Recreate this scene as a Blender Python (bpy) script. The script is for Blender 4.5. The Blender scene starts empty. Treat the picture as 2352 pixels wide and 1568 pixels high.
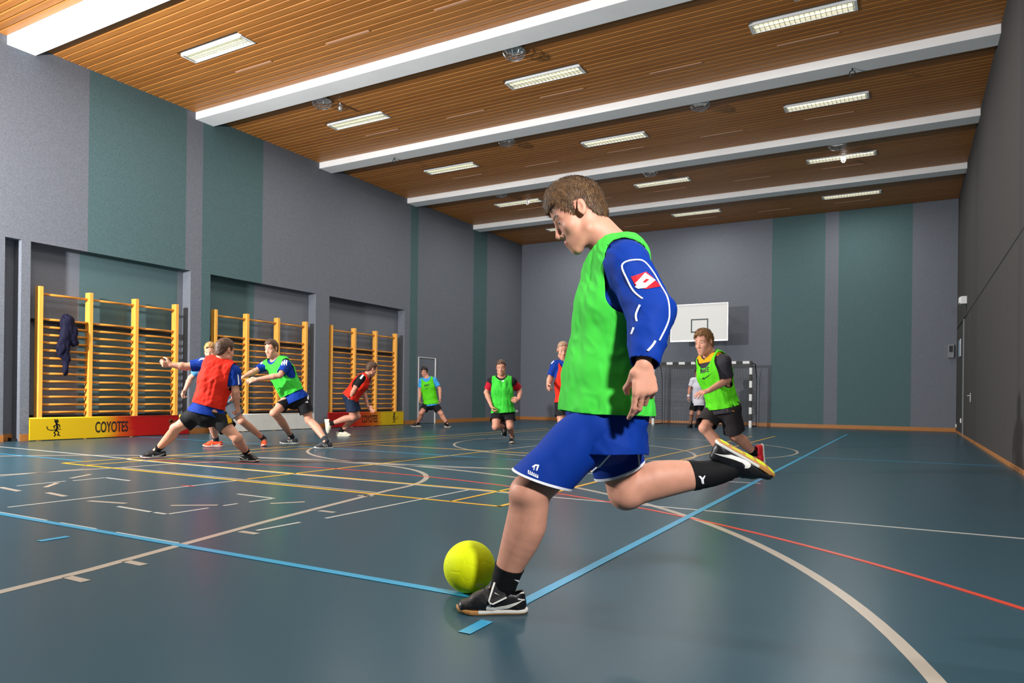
import bpy, bmesh, math, random
import numpy as np
from mathutils import Vector, Matrix
random.seed(7)
SC = bpy.context.scene
COL = SC.collection
# ---------------------------------------------------------------- camera
FPX, YAW, ROLL, CY = 1629.0, .5101, .0122, 912.4
CAM = np.array([0., 0., .84])
XL, XR, YB, H, YN = -13.094, 1.19, 24.08, 6.72, -3.2
_c, _s = math.cos(YAW), math.sin(YAW)
FW = np.array([-_s, _c, 0.]); _rt = np.array([_c, _s, 0.]); _up = np.array([0, 0, 1.])
R3 = _rt * math.cos(ROLL) + _up * math.sin(ROLL)
U3 = _up * math.cos(ROLL) - _rt * math.sin(ROLL)
camd = bpy.data.cameras.new('camera'); cam = bpy.data.objects.new('camera', camd); COL.objects.link(cam)
camd.sensor_fit = 'HORIZONTAL'; camd.sensor_width = 36.0
camd.lens = 36.0 * FPX / 2352.0
camd.shift_y = (CY - 784.0) / 2352.0
camd.clip_start = .05; camd.clip_end = 100
cam.matrix_world = Matrix(((R3[0], U3[0], -FW[0], CAM[0]), (R3[1], U3[1], -FW[1], CAM[1]), (R3[2], U3[2], -FW[2], CAM[2]), (0, 0, 0, 1)))
SC.camera = cam
# ---------------------------------------------------------------- world, strobes, exposure
w = bpy.data.worlds.new('world'); SC.world = w; w.use_nodes = True
w.node_tree.nodes['Background'].inputs[0].default_value = (.6, .65, .7, 1)
w.node_tree.nodes['Background'].inputs[1].default_value = .05
def lamp(name, kind, loc, energy, color=(1, 1, 1), size=.3, aim=None, spot=None):
    d = bpy.data.lights.new(name, kind); d.energy = energy; d.color = color
    if kind == 'AREA': d.shape = 'DISK'; d.size = size
    else: d.shadow_soft_size = size
    if kind == 'SPOT': d.spot_size = spot; d.spot_blend = 1.0
    o = bpy.data.objects.new(name, d); COL.objects.link(o); o.location = loc
    if aim is not None: o.rotation_euler = (Vector(aim) - Vector(loc)).to_track_quat('-Z', 'Y').to_euler()
    return o
# two studio strobes on stands, left and right of the photographer, just outside the frame
lamp('strobe_left', 'AREA', (-11.2, .93, 3.6), 1650, (1, .99, .985), .34, (-4.2, 15.0, 3.7))
lamp('strobe_right', 'AREA', (1.02, .78, 2.45), 200, (1, .99, .985), .30, (-3.6, 7.6, 3.4))
SC.view_settings.view_transform = 'Standard'
SC.view_settings.look = 'None'
SC.view_settings.exposure = 0.0
SC.view_settings.gamma = 1.0
SC.view_settings.use_curve_mapping = False
# ---------------------------------------------------------------- helpers
def ray(u, v): return FW + R3 * (u - 1176) / FPX + U3 * (CY - v) / FPX
def P(u, v, D): return CAM + ray(u, v) * D
def on(u, v, ax, val):
    d = ray(u, v); return CAM + d * ((val - CAM[ax]) / d[ax])
def cdir(r, u, f): return R3 * r + U3 * u + FW * f
def lin(c):
    if isinstance(c, str): c = [int(c[i:i + 2], 16) / 255 for i in (0, 2, 4)]
    return tuple(x / 12.92 if x <= .04045 else ((x + .055) / 1.055) ** 2.4 for x in c[:3]) + (1,)
MATS = {}
def mat(name, col, rough=.6, spec=.4, metal=0, noise=None, bump=None, col2=None, emit=None, coat=0, sheen=0, sss=0, wood=None, aniso=None):
    """principled; noise=(scale, amount) speckle, bump=(scale, strength, dist), wood = stretch axis"""
    m = bpy.data.materials.new(name); m.use_nodes = True; MATS[name] = m
    nt = m.node_tree; N = nt.nodes; L = nt.links; b = N['Principled BSDF']
    b.inputs['Roughness'].default_value = rough
    b.inputs['Specular IOR Level'].default_value = spec
    b.inputs['Metallic'].default_value = metal
    b.inputs['Coat Weight'].default_value = coat
    b.inputs['Sheen Weight'].default_value = sheen
    if sss:
        b.inputs['Subsurface Weight'].default_value = sss
        b.inputs['Subsurface Radius'].default_value = (.012, .005, .003)
        b.inputs['Subsurface Scale'].default_value = 1.0
    c1 = lin(col); b.inputs['Base Color'].default_value = c1
    m.diffuse_color = c1
    tc = N.new('ShaderNodeTexCoord')
    def nz(scale, detail=3, stretch=None, coord='Object'):
        n = N.new('ShaderNodeTexNoise'); n.inputs['Scale'].default_value = scale; n.inputs['Detail'].default_value = detail
        if stretch:
            mp = N.new('ShaderNodeMapping'); mp.inputs['Scale'].default_value = stretch
            L.new(tc.outputs[coord], mp.inputs[0]); L.new(mp.outputs[0], n.inputs['Vector'])
        else: L.new(tc.outputs[coord], n.inputs['Vector'])
        return n
    if noise or wood:
        n = nz(noise[0] if noise else 3, 4, wood)
        r = N.new('ShaderNodeMapRange'); r.inputs[1].default_value = .3; r.inputs[2].default_value = .7
        L.new(n.outputs['Fac'], r.inputs[0])
        mx = N.new('ShaderNodeMix'); mx.data_type = 'RGBA'
        a = noise[1] if noise else .2
        c2 = lin(col2) if col2 else None
        lo = [x * (1 - a) for x in c1[:3]] + [1]; hi = [min(1, x * (1 + a)) for x in c1[:3]] + [1]
        mx.inputs[6].default_value = lo if not c2 else c1
        mx.inputs[7].default_value = hi if not c2 else c2
        L.new(r.outputs[0], mx.inputs[0]); L.new(mx.outputs[2], b.inputs['Base Color'])
    if bump:
        n = nz(bump[0], 4, aniso)
        bp = N.new('ShaderNodeBump'); bp.inputs['Strength'].default_value = bump[1]; bp.inputs['Distance'].default_value = bump[2]
        L.new(n.outputs['Fac'], bp.inputs['Height']); L.new(bp.outputs[0], b.inputs['Normal'])
    if emit:
        b.inputs['Emission Color'].default_value = lin(emit[0]); b.inputs['Emission Strength'].default_value = emit[1]
    return m
def new_obj(name, me, m=None, parent=None, smooth=False):
    o = bpy.data.objects.new(name, me); COL.objects.link(o)
    if m is not None and len(me.materials) == 0: me.materials.append(m)
    if parent is not None: o.parent = parent
    if smooth: me.polygons.foreach_set('use_smooth', np.ones(len(me.polygons), bool))
    return o
def mesh_np(name, V, F, smooth=False):
    """V (n,3); F list of index arrays (tris and/or quads)"""
    me = bpy.data.meshes.new(name)
    V = np.asarray(V, np.float32); F = [np.asarray(f, np.int32) for f in F if len(f)]
    me.vertices.add(len(V)); me.vertices.foreach_set('co', V.ravel())
    nl = sum(f.size for f in F); npol = sum(len(f) for f in F)
    me.loops.add(nl); me.polygons.add(npol)
    me.loops.foreach_set('vertex_index', np.concatenate([f.ravel() for f in F]))
    tot = np.concatenate([np.full(len(f), f.shape[1], np.int32) for f in F])
    me.polygons.foreach_set('loop_start', np.concatenate([[0], np.cumsum(tot)[:-1]]).astype(np.int32))
    me.update(calc_edges=True)
    if smooth: me.polygons.foreach_set('use_smooth', np.ones(npol, bool))
    return me
class MB:
    """mesh builder: boxes, tubes and prisms collected into one mesh"""
    def __init__(s): s.v = []; s.f = []; s.n = 0
    def add(s, V, F):
        s.v.extend([tuple(map(float, p)) for p in V]); s.f.extend([tuple(i + s.n for i in f) for f in F]); s.n += len(V); return s
    def box(s, a, b):
        x0, y0, z0 = a; x1, y1, z1 = b
        return s.add([(x0, y0, z0), (x1, y0, z0), (x1, y1, z0), (x0, y1, z0), (x0, y0, z1), (x1, y0, z1), (x1, y1, z1), (x0, y1, z1)],
                     [(3, 2, 1, 0), (4, 5, 6, 7), (0, 1, 5, 4), (1, 2, 6, 5), (2, 3, 7, 6), (3, 0, 4, 7)])
    def obox(s, c, ax, hs):
        c = np.array(c, float); ax = [np.array(a, float) for a in ax]
        V = [c + ax[0] * hs[0] * i + ax[1] * hs[1] * j + ax[2] * hs[2] * k for k in (-1, 1) for i, j in ((-1, -1), (1, -1), (1, 1), (-1, 1))]
        return s.add(V, [(3, 2, 1, 0), (4, 5, 6, 7), (0, 1, 5, 4), (1, 2, 6, 5), (2, 3, 7, 6), (3, 0, 4, 7)])
    def tube(s, pts, r, n=8, closed=False, cap=True):
        pts = [np.array(p, float) for p in pts]; k = len(pts); rs = r if hasattr(r, '__len__') else [r] * k
        V = []; ref = None
        for i, p in enumerate(pts):
            a = pts[(i - 1) % k] if (closed or i > 0) else p; b = pts[(i + 1) % k] if (closed or i < k - 1) else p
            t = b - a; t /= np.linalg.norm(t) + 1e-12
            if ref is None: ref = np.array([0, 0, 1.]) if abs(t[2]) < .9 else np.array([1., 0, 0])
            x = np.cross(ref, t); x /= np.linalg.norm(x) + 1e-12; y = np.cross(t, x); ref = y
            V += [p + (x * math.cos(2 * math.pi * j / n) + y * math.sin(2 * math.pi * j / n)) * rs[i] for j in range(n)]
        F = []
        for i in range(k if closed else k - 1):
            for j in range(n):
                a = i * n + j; b = i * n + (j + 1) % n; i2 = (i + 1) % k
                F.append((a, b, i2 * n + (j + 1) % n, i2 * n + j))
        if cap and not closed: F += [tuple(range(n - 1, -1, -1)), tuple((k - 1) * n + j for j in range(n))]
        return s.add(V, F)
    def lathe(s, c, axis, prof, n=20):
        axis = np.array(axis, float); axis /= np.linalg.norm(axis)
        x = np.cross(axis, (0, 0, 1.) if abs(axis[2]) < .9 else (1., 0, 0)); x /= np.linalg.norm(x); y = np.cross(axis, x); c = np.array(c, float)
        V = [c + axis * h + (x * math.cos(2 * math.pi * j / n) + y * math.sin(2 * math.pi * j / n)) * r for r, h in prof for j in range(n)]
        F = [(i * n + j, i * n + (j + 1) % n, (i + 1) * n + (j + 1) % n, (i + 1) * n + j) for i in range(len(prof) - 1) for j in range(n)]
        F += [tuple(range(n - 1, -1, -1)), tuple((len(prof) - 1) * n + j for j in range(n))]
        return s.add(V, F)
    def strip(s, pts, w, z, th=.0012, closed=False):
        """flat painted line on the floor"""
        p = np.array(pts, float)[:, :2]; k = len(p); L = []; R = []
        for i in range(k):
            a = p[(i - 1) % k] if (closed or i > 0) else p[i]; b = p[(i + 1) % k] if (closed or i < k - 1) else p[i]
            t = (b - a) / (np.linalg.norm(b - a) + 1e-9); n = np.array([-t[1], t[0]])
            L.append(p[i] + n * w / 2); R.append(p[i] - n * w / 2)
        V = [(q[0], q[1], z) for q in L] + [(q[0], q[1], z) for q in R] + [(q[0], q[1], z - th) for q in L] + [(q[0], q[1], z - th) for q in R]
        F = []
        for i in range(k if closed else k - 1):
            j = (i + 1) % k
            F += [(i, k + i, k + j, j), (i, j, 2 * k + j, 2 * k + i), (k + j, k + i, 3 * k + i, 3 * k + j)]
        return s.add(V, F)
    def build(s, name, m=None, parent=None, smooth=False, bevel=0):
        me = bpy.data.meshes.new(name); me.from_pydata(s.v, [], s.f); me.update()
        o = new_obj(name, me, m, parent, smooth)
        if bevel:
            md = o.modifiers.new('bevel', 'BEVEL'); md.width = bevel; md.segments = 2; md.limit_method = 'ANGLE'
        return o
def empty(name, loc=(0, 0, 0)):
    o = bpy.data.objects.new(name, None); COL.objects.link(o); o.location = loc; o.empty_display_size = .1; return o
def tag(o, label=None, cat=None, group=None, kind=None):
    for k, v in (('label', label), ('category', cat), ('group', group), ('kind', kind)):
        if v: o[k] = v
    return o
def local(o):
    """child built in world coordinates under a moved empty"""
    return o
def copy_tree(o, delta=(0, 0, 0), parent=None):
    c = o.copy(); COL.objects.link(c); c.parent = parent
    if parent is None: c.location = Vector(o.location) + Vector(delta)
    for ch in o.children: copy_tree(ch, (0, 0, 0), c)
    return c
# ---------------------------------------------------------------- materials of the hall
mat('felt_grey', '70757e', .95, .15, noise=(70, .22), bump=(220, .35, .004))
mat('felt_teal', '536b6e', .95, .15, noise=(70, .20), bump=(220, .35, .004))
mat('felt_right', '484645', .95, .15, noise=(160, .22), bump=(220, .3, .004))
mat('felt_right2', '434343', .95, .15, noise=(160, .2), bump=(220, .3, .004))
mat('skirting', 'b0743c', .4, .4, noise=(9, .15), wood=(1, 1, 14))
mat('slat_wood', 'a66c30', .42, .4, noise=(5, .16), wood=(.25, 6, 6))
mat('slat_wood2', '9f652a', .42, .4, noise=(5, .16), wood=(.25, 6, 6))
mat('ceiling_void', '3a2818', .9, .1)
mat('beam_white', 'f4f4f3', .55, .3, noise=(2.2, .03))
mat('floor', '4d6672', .2, .15)
m = MATS['floor']; nt = m.node_tree; N = nt.nodes; L = nt.links; b = N['Principled BSDF']
tc = N.new('ShaderNodeTexCoord'); n1 = N.new('ShaderNodeTexNoise'); n1.inputs['Scale'].default_value = 1.3; n1.inputs['Detail'].default_value = 6
L.new(tc.outputs['Object'], n1.inputs['Vector'])
mr = N.new('ShaderNodeMapRange'); mr.inputs[1].default_value = .3; mr.inputs[2].default_value = .7; mr.inputs[3].default_value = .19; mr.inputs[4].default_value = .23
L.new(n1.outputs['Fac'], mr.inputs[0]); b.inputs['Roughness'].default_value = .285
n2 = N.new('ShaderNodeTexNoise'); n2.inputs['Scale'].default_value = 60; n2.inputs['Detail'].default_value = 4; L.new(tc.outputs['Object'], n2.inputs['Vector'])
mx = N.new('ShaderNodeMix'); mx.data_type = 'RGBA'; mx.inputs[6].default_value = lin('29444f'); mx.inputs[7].default_value = lin('304b57')
L.new(n2.outputs['Fac'], mx.inputs[0]); L.new(mx.outputs[2], b.inputs['Base Color'])
mat('line_blue', '2c8fb6', .3, .5); mat('line_beige', 'a59a8c', .3, .5); mat('line_white', 'b8b7b0', .3, .5)
mat('line_red', 'c8412c', .3, .5); mat('line_yellow', 'e0ab22', .3, .5)
mat('bar_wood', 'fab04c', .38, .45, noise=(7, .12), wood=(5, 5, .5))
mat('rung_wood', 'd68e36', .38, .45, noise=(7, .12), wood=(5, .5, 5))
mat('steel_dark', '2e3236', .5, .5, metal=.6); mat('steel', 'b9bcc0', .35, .5, metal=.9)
mat('white_paint', 'e9e9e6', .45, .4); mat('white_board', 'd9d8d2', .5, .4, noise=(6, .04)); mat('black_paint', '161718', .5, .4)
mat('net_cord', '6f6d68', .9, .2); mat('tube_glow', 'fff8e4', .5, .2, emit=('fff4d0', 3.2))
mat('louver', 'd8dcd8', .25, .5, metal=.85); mat('fixture_white', 'dfe0e0', .45, .4)
mat('plastic_white', 'e8e8e6', .4, .4); mat('slot_pink', 'c99a7c', .6, .3)
mat('grey_door', '83878b', .7, .3); mat('sign_blue', '8fa6b8', .4, .4)
# ---------------------------------------------------------------- the hall
fl_ = MB().box((XL - .6, YN, -.12), (XR + .3, YB + .3, 0)).build('floor', MATS['floor']); tag(fl_, 'glossy blue-grey sports hall floor with coloured court lines', kind='structure')
ZL = {'beige': .0016, 'white': .0019, 'yellow': .0022, 'red': .0025, 'blue': .0028}
def line(color, pts, w=.045, closed=False): MB().strip(pts, w, ZL[color], .0012, closed).build('court_line', MATS['line_' + color], fl_)
def arc(cx, cy, r, a0, a1, n=48): return [(cx + r * math.cos(math.radians(a0 + (a1 - a0) * i / n)), cy + r * math.sin(math.radians(a0 + (a1 - a0) * i / n))) for i in range(n + 1)]
line('blue', [(-12.2, 2.53), (-1.34, 2.53)], .05); line('blue', [(-1.37, 2.505), (-1.37, 20.1)], .05)
line('blue', [(-1.37, 2.12), (-1.37, 2.28)], .05); line('blue', [(-4.25, 2.18), (-4.25, 2.34)], .05)
line('white', [(-5.72, 2.556), (-4.9, 2.556)], .03); line('white', [(-4.75, 2.556), (-4.35, 2.556)], .03); line('white', [(-4.15, 2.556), (-3.56, 2.556)], .03)
line('beige', arc(-5.68, .93, 5.97, 12, 168, 90), .055)
line('white', [(-2.62, 5.41), (XR - .02, 5.41)], .03)
line('red', arc(-5.3, -1.6, 7.7, 35, 112, 70), .035)
line('beige', [(-3.16, .6), (-3.37, 1.95), (-3.7, 3.31), (-4.03, 4.98)] + arc(-5.85, 4.95, 1.82, 4, 176, 40) + [(-7.67, 4.98), (-8.0, 3.31), (-8.5, 1.0)], .055)
for (x0, y0, x1, y1) in [(-3.33, 1.83, -3.18, 1.83), (-3.40, 2.15, -3.25, 2.15), (-3.56, 2.98, -3.41, 2.98), (-3.73, 3.82, -3.58, 3.82), (-4.03, 4.57, -3.9, 4.62)]: line('beige', [(x0, y0), (x1, y1)], .045)
line('beige', [(-7.67, 4.8), (-4.03, 4.8)], .035)
line('yellow', [(-8.7, 4.72), (-2.72, 4.72)], .04); line('yellow', [(-2.74, 4.70), (-2.74, 17.6)], .04); line('yellow', [(-8.7, 4.72), (-8.7, 17.6)], .04)
line('yellow', [(-8.6, 5.47), (-2.74, 5.47)], .04); line('white', [(-8.6, 5.435), (-2.75, 5.42)], .03); line('yellow', [(-3.19, 4.72), (-3.19, 17.2)], .035)
line('yellow', [(-8.25, 4.72), (-8.25, 17.2)], .035)
line('yellow', [(-5.7, 4.85), (-5.7, 9.2)], .04); line('white', [(-5.68, 2.7), (-5.68, 4.7)], .03); line('white', [(-5.68, 9.2), (-5.68, 11.6)], .03)
line('white', [(-3.46, 3.6), (-3.46, 5.40)], .028); line('white', [(-3.5, 3.05), (-3.49, 3.4)], .028)
line('beige', arc(-5.68, 9.85, 3.0, 0, 360, 72), .045, False)
line('beige', arc(-4.5, 12.0, 2.95, 0, 360, 72), .04, False)
line('white', [(-12.0, 5.58), (-8.6, 5.50)], .035); line('beige', [(-7.81, 3.4), (-7.88, 4.5)], .03); line('blue', [(XL + .2, 8.38), (-2.9, 8.38)], .035); line('blue', [(-1.6, 11.4), (XR - .1, 11.5)], .035)
line('white', [(-7.5, 6.56), (-3.9, 7.28), (-1.3, 7.5)], .03); line('yellow', [(-8.3, 9.45), (-3.2, 9.5)], .035)
line('blue', [(XL + .2, 4.9), (-8.8, 5.0)], .03)
for (x0, y0, x1, y1) in [(-6.92, 3.23, -6.52, 3.19), (-6.61, 3.44, -6.85, 3.67), (-6.25, 3.27, -5.91, 3.23), (-7.11, 3.93, -7.29, 4.23), (-5.52, 3.19, -5.17, 3.27), (-4.81, 3.39, -4.54, 3.59), (-4.28, 3.86, -4.13, 4.07)]: line('beige', [(x0, y0), (x1, y1)], .045)
line('red', [(-5.78, 4.18), (-5.63, 4.2)], .03)
for (x0, y0, x1, y1) in [(-6.9, 3.35, -6.92, 3.78), (-6.89, 3.83, -6.9, 4.15), (-6.9, 4.15, -6.47, 4.13), (-5.08, 3.15, -4.66, 3.13), (-4.62, 3.13, -4.49, 3.13), (-4.48, 3.14, -4.48, 3.46), (-4.48, 3.59, -4.48, 3.72), (-4.47, 3.82, -4.47, 4.07), (-4.91, 4.08, -4.46, 4.07)]: line('white', [(x0, y0), (x1, y1)], .028)
# --- left wall with niches
NICHE = [(6.14, 6.39), (6.535, 9.62), (10.1, 13.2), (13.68, 16.82)]; NZ, ND = 3.40, .25
STR = [(YN, 7.49, 'felt_grey'), (7.49, 9.49, 'felt_teal'), (9.49, 9.88, 'felt_grey'), (9.88, 11.48, 'felt_teal'), (11.48, 17.07, 'felt_grey'), (17.07, 17.44, 'felt_teal'), (17.44, 20.6, 'felt_grey'), (20.6, 21.48, 'felt_teal'), (21.48, YB, 'felt_grey')]
wl = MB().box((XL - .5, YN, 0), (XL - ND - .02, YB + .3, H + .3)).build('wall_left', MATS['felt_grey']); tag(wl, 'left hall wall clad in grey and teal felt panels', kind='structure')
DOOR = (17.51, 18.43, 2.05)
for a, b_, mm in STR:
    cuts = sorted({a, b_} | {c for n_ in NICHE for c in n_ if a < c < b_} | {c for c in DOOR[:2] if a < c < b_})
    mb = MB(); nb = MB()
    for y0, y1 in zip(cuts[:-1], cuts[1:]):
        mid = (y0 + y1) / 2
        inn = any(n0 < mid < n1 for n0, n1 in NICHE)
        ind = DOOR[0] < mid < DOOR[1]
        mb.box((XL - ND, y0, NZ if inn else (DOOR[2] if ind else 0)), (XL, y1, H + .1))
        if inn: nb.box((XL - ND - .02, y0, 0), (XL - ND, y1, NZ))
        if ind: nb.box((XL - ND - .02, y0, 0), (XL - ND, y1, DOOR[2]))
    mb.build('felt_panel', MATS[mm], wl)
    if nb.n: nb.build('niche_back', MATS[mm], wl)
d = empty('door_1', (XL, (DOOR[0] + DOOR[1]) / 2, 0)); tag(d, 'narrow grey door flush in the left wall', kind='structure')
def kid(mb, name, mm, par, smooth=False, bevel=0):
    o = mb.build(name, MATS[mm] if isinstance(mm, str) else mm, par, smooth, bevel)
    p = par; off = Vector((0, 0, 0))
    while p is not None: off += Vector(p.location); p = p.parent
    o.data.transform(Matrix.Translation(-off)); return o
kid(MB().box((XL - .06, DOOR[0] + .03, .01), (XL - .015, DOOR[1] - .03, DOOR[2] - .02)), 'door_leaf', 'felt_grey', d)
mb = MB(); mb.box((XL - .08, DOOR[0], 0), (XL + .012, DOOR[0] + .03, DOOR[2])).box((XL - .08, DOOR[1] - .03, 0), (XL + .012, DOOR[1], DOOR[2])).box((XL - .08, DOOR[0] + .03, DOOR[2] - .02), (XL + .004, DOOR[1] - .03, DOOR[2]))
kid(mb, 'door_frame', 'white_paint', d)
# --- back wall, right wall, near wall
wb = MB().box((XL - .5, YB, 0), (XR + .3, YB + .3, H + .3)).build('wall_back', MATS['felt_grey']); tag(wb, 'far end wall clad in grey and teal felt panels', kind='structure')
for a, b_, mm in [(XL, -3.9, 'felt_grey'), (-3.9, -2.32, 'felt_teal'), (-2.32, -1.94, 'felt_grey'), (-1.94, .05, 'felt_teal'), (.05, XR, 'felt_grey')]:
    MB().box((a, YB - .02, 0), (b_, YB, H + .1)).build('felt_panel', MATS[mm], wb)
wr = MB().box((XR + .02, YN, 0), (XR + .3, YB + .3, H + .3)).build('wall_right', MATS['felt_right']); tag(wr, 'right hall wall in brown-grey felt with a dark horizontal rail', kind='structure')
RP = [(YN, 4.1, 'felt_right2'), (4.1, 10.65, 'felt_right'), (10.65, 10.93, 'felt_right2'), (10.93, 12.05, 'felt_right'), (12.05, 17.18, 'felt_right'), (17.18, 17.9, 'felt_right2'), (17.9, 20.9, 'felt_right'), (20.9, 22.5, 'felt_right2'), (22.5, YB - .02, 'felt_right')]
for a, b_, mm in RP:
    MB().box((XR, a + .002, 0), (XR + .02, b_ - .002, 2.93)).box((XR, a + .002, 2.97), (XR + .02, b_ - .002, H + .1)).build('felt_panel', MATS[mm], wr)
MB().box((XR + .004, 4.0, 2.925), (XR + .03, 20.25, 2.975)).build('rail', MATS['black_paint'], wr)
tag(MB().box((XL - .5, YN - .2, 0), (XR + .3, YN, H + .3)).build('wall_near', MATS['felt_grey']), 'near end wall behind the camera', kind='structure')
for nm, bx_ in (('baseboard_back', ((XL, YB - .04, 0), (XR, YB - .02, .115))), ('baseboard_right', ((XR - .02, YN, 0), (XR, YB - .04, .06)))):
    tag(MB().box(*bx_).build(nm, MATS['skirting'], None, False, .004), 'orange-brown wooden skirting board', kind='structure')
mb = MB()
for y0, y1 in [(YN, 6.14), (6.39, 6.535), (9.62, 10.1), (13.2, 13.68), (16.82, 17.5), (18.44, YB - .04)]: mb.box((XL, y0, 0), (XL + .02, y1, .115))
mb.box((XL - ND, 6.14, 0), (XL - ND + .02, 6.39, .115))
tag(mb.build('baseboard_left', MATS['skirting']), 'orange-brown wooden skirting along the left wall piers', kind='structure')
# --- ceiling: void board, slats one by one, beams
ce_ = MB().box((XL - .5, YN, H + .09), (XR + .3, YB + .3, H + .3)).build('ceiling', MATS['ceiling_void']); tag(ce_, 'slatted wooden ceiling with white cross beams', kind='structure')
BW, BS = .44, 3.585
BY = [6.13 + BS * i for i in range(-2, 5)]
BY = [-1.04, 2.55, 6.13, 9.69, 13.26, 16.87, 20.53]
LIGHTX = [(-11.13, -9.60), (-6.67, -5.14), (-2.25, -.73)]
LIGHTY = [.85, 4.42, 7.93, 11.49, 15.02, 18.62, 22.16]; LW = .30
SLOTX = [(-10.8, -9.88), (-8.58, -7.65), (-6.37, -5.45), (-4.15, -3.21), (-1.97, -1.03)]
PITCH = .1393
edges = [YN] + [e for y in BY for e in (y, y + BW)] + [YB - .02]
slat_me = {}
for bi in range(0, len(edges), 2):
    y0, y1 = edges[bi], edges[bi + 1]
    n_ = max(1, round((y1 - y0) / PITCH)); p_ = (y1 - y0) / n_
    for i in range(n_):
        a = y0 + i * p_ + .006; b_ = y0 + (i + 1) * p_ - .006
        segs = [(XL, XR)]
        holes = []
        for ly in LIGHTY:
            if a < ly + LW and b_ > ly: holes += LIGHTX
        for s0, s1 in holes: segs = [q for (x0, x1) in segs for q in (((x0, s0), (s1, x1)) if x0 < s0 and x1 > s1 else ((x0, x1),))]
        mb = MB()
        for x0, x1 in segs:
            c = .012
            V = [(x0, a, H + .06), (x0, b_, H + .06), (x0, b_, H + c), (x0, b_ - c, H), (x0, a + c, H), (x0, a, H + c)]
            V += [(x1,) + q[1:] for q in V]
            mb.add(V, [(0, 1, 2, 3, 4, 5), (11, 10, 9, 8, 7, 6)] + [(j, (j + 6), (j + 1) % 6 + 6, (j + 1) % 6) for j in range(6)])
        mb.build('slat', MATS['slat_wood' if random.random() < .6 else 'slat_wood2'], ce_)
for y in BY:
    o = MB().box((XL, y, H - .145), (XR, y + BW, H + .1)).build('ceiling_beam', MATS['beam_white'], ce_, False, .006)
    o['label'] = 'white ceiling beam'
for i, ly in enumerate(LIGHTY):
    for x0, x1 in SLOTX:
        MB().box((x0, ly + .865, H - .006), (x1, ly + .905, H + .0)).build('air_slot', MATS['slot_pink'], ce_)
# ---------------------------------------------------------------- ceiling fittings
ROWN = ['left', 'middle', 'right']
FIXW = 64
MATS['tube_glow'].cycles.emission_sampling = 'NONE'
def make_fixture():
    L_, W_ = LIGHTX[0][1] - LIGHTX[0][0], LW
    root = empty('ceiling_light', (LIGHTX[0][0] + L_ / 2, LIGHTY[0] + W_ / 2, H))
    x0, x1, y0, y1 = -L_ / 2, L_ / 2, -W_ / 2, W_ / 2; t = .018
    mb = MB().box((x0, y0, -.012), (x1, y0 + t, .07)).box((x0, y1 - t, -.012), (x1, y1, .07)).box((x0, y0 + t, -.012), (x0 + t * 2, y1 - t, .07)).box((x1 - t * 2, y0 + t, -.012), (x1, y1 - t, .07)).box((x0, y0, .07), (x1, y1, .085))
    mb.build('housing', MATS['fixture_white'], root)
    for s in (-1, 1): MB().tube([(x0 + .06, s * .065, .04), (x1 - .06, s * .065, .04)], .013, 10).build('tube', MATS['tube_glow'], root, True)
    MB().box((x0 + .04, -.006, -.006), (x1 - .04, .006, .05)).build('centre_rib', MATS['louver'], root)
    bl = MB().box((-.003, y0 + t, -.008), (.003, y1 - t, .03)).build('louver_blade', MATS['louver'], root)
    la = bpy.data.lights.new('fixture_lamp', 'AREA'); la.shape = 'RECTANGLE'; la.size = L_ - .1; la.size_y = W_ - .06; la.energy = FIXW; la.color = (1, .97, .92)
    lo = bpy.data.objects.new('lamp', la); COL.objects.link(lo); lo.parent = root; lo.location = (0, 0, -.02)
    n = 20
    bl.location.x = x0 + .06
    for i in range(1, n):
        c = bl.copy(); COL.objects.link(c); c.parent = root; c.location.x = x0 + .06 + (L_ - .12) * i / (n - 1)
    return root
fx = make_fixture()
BAYN = ['bay above the camera', 'bay just ahead of the camera', 'nearest bay in view', 'second nearest bay', 'middle bay', 'second farthest bay', 'farthest bay']
first = True
for j, ly in enumerate(LIGHTY):
    for i, (a, b_) in enumerate(LIGHTX):
        o = fx if first else copy_tree(fx)
        first = False
        o.location = ((a + b_) / 2, ly + LW / 2, H)
        tag(o, 'louvred fluorescent ceiling light, %s row, %s' % (ROWN[i], BAYN[j]), 'ceiling light', 'louvred lights set in the slatted ceiling')
def make_cage():
    root = empty('ceiling_speaker', (0, 0, H))
    MB().lathe((0, 0, -.0), (0, 0, -1), [(.06, 0), (.17, .01), (.175, .03), (.15, .035), (.05, .045)], 24).build('disc', MATS['louver'], root, True)
    mb = MB()
    for r, z in ((.19, -.05), (.185, -.10), (.15, -.145), (.09, -.165)):
        mb.tube([(r * math.cos(t), r * math.sin(t), z) for t in np.linspace(0, 2 * math.pi, 25)[:-1]], .005, 5, True)
    for k in range(10):
        t = k * math.pi / 5
        mb.tube([(r * math.cos(t), r * math.sin(t), z) for r, z in ((.19, .0), (.19, -.09), (.15, -.145), (.03, -.17))], .004, 5)
    mb.build('wire_cage', MATS['steel'], root)
    return root
cg = make_cage(); first = True
for x, y, lab in [(-5.87, 10.42, 'middle of the second nearest bay'), (-10.24, 10.42, 'left side of the second nearest bay'), (-8.03, 13.95, 'left of centre in the middle bay'), (-3.66, 13.98, 'right of centre in the middle bay'), (-1.48, 17.6, 'right side of the second farthest bay'), (-5.83, 17.52, 'centre of the second farthest bay'), (-10.2, 17.45, 'left side of the second farthest bay')]:
    o = cg if first else copy_tree(cg); first = False
    o.location = (x, y, H); tag(o, 'round caged speaker on the ceiling, ' + lab, 'speaker', 'caged ceiling speakers')
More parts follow.
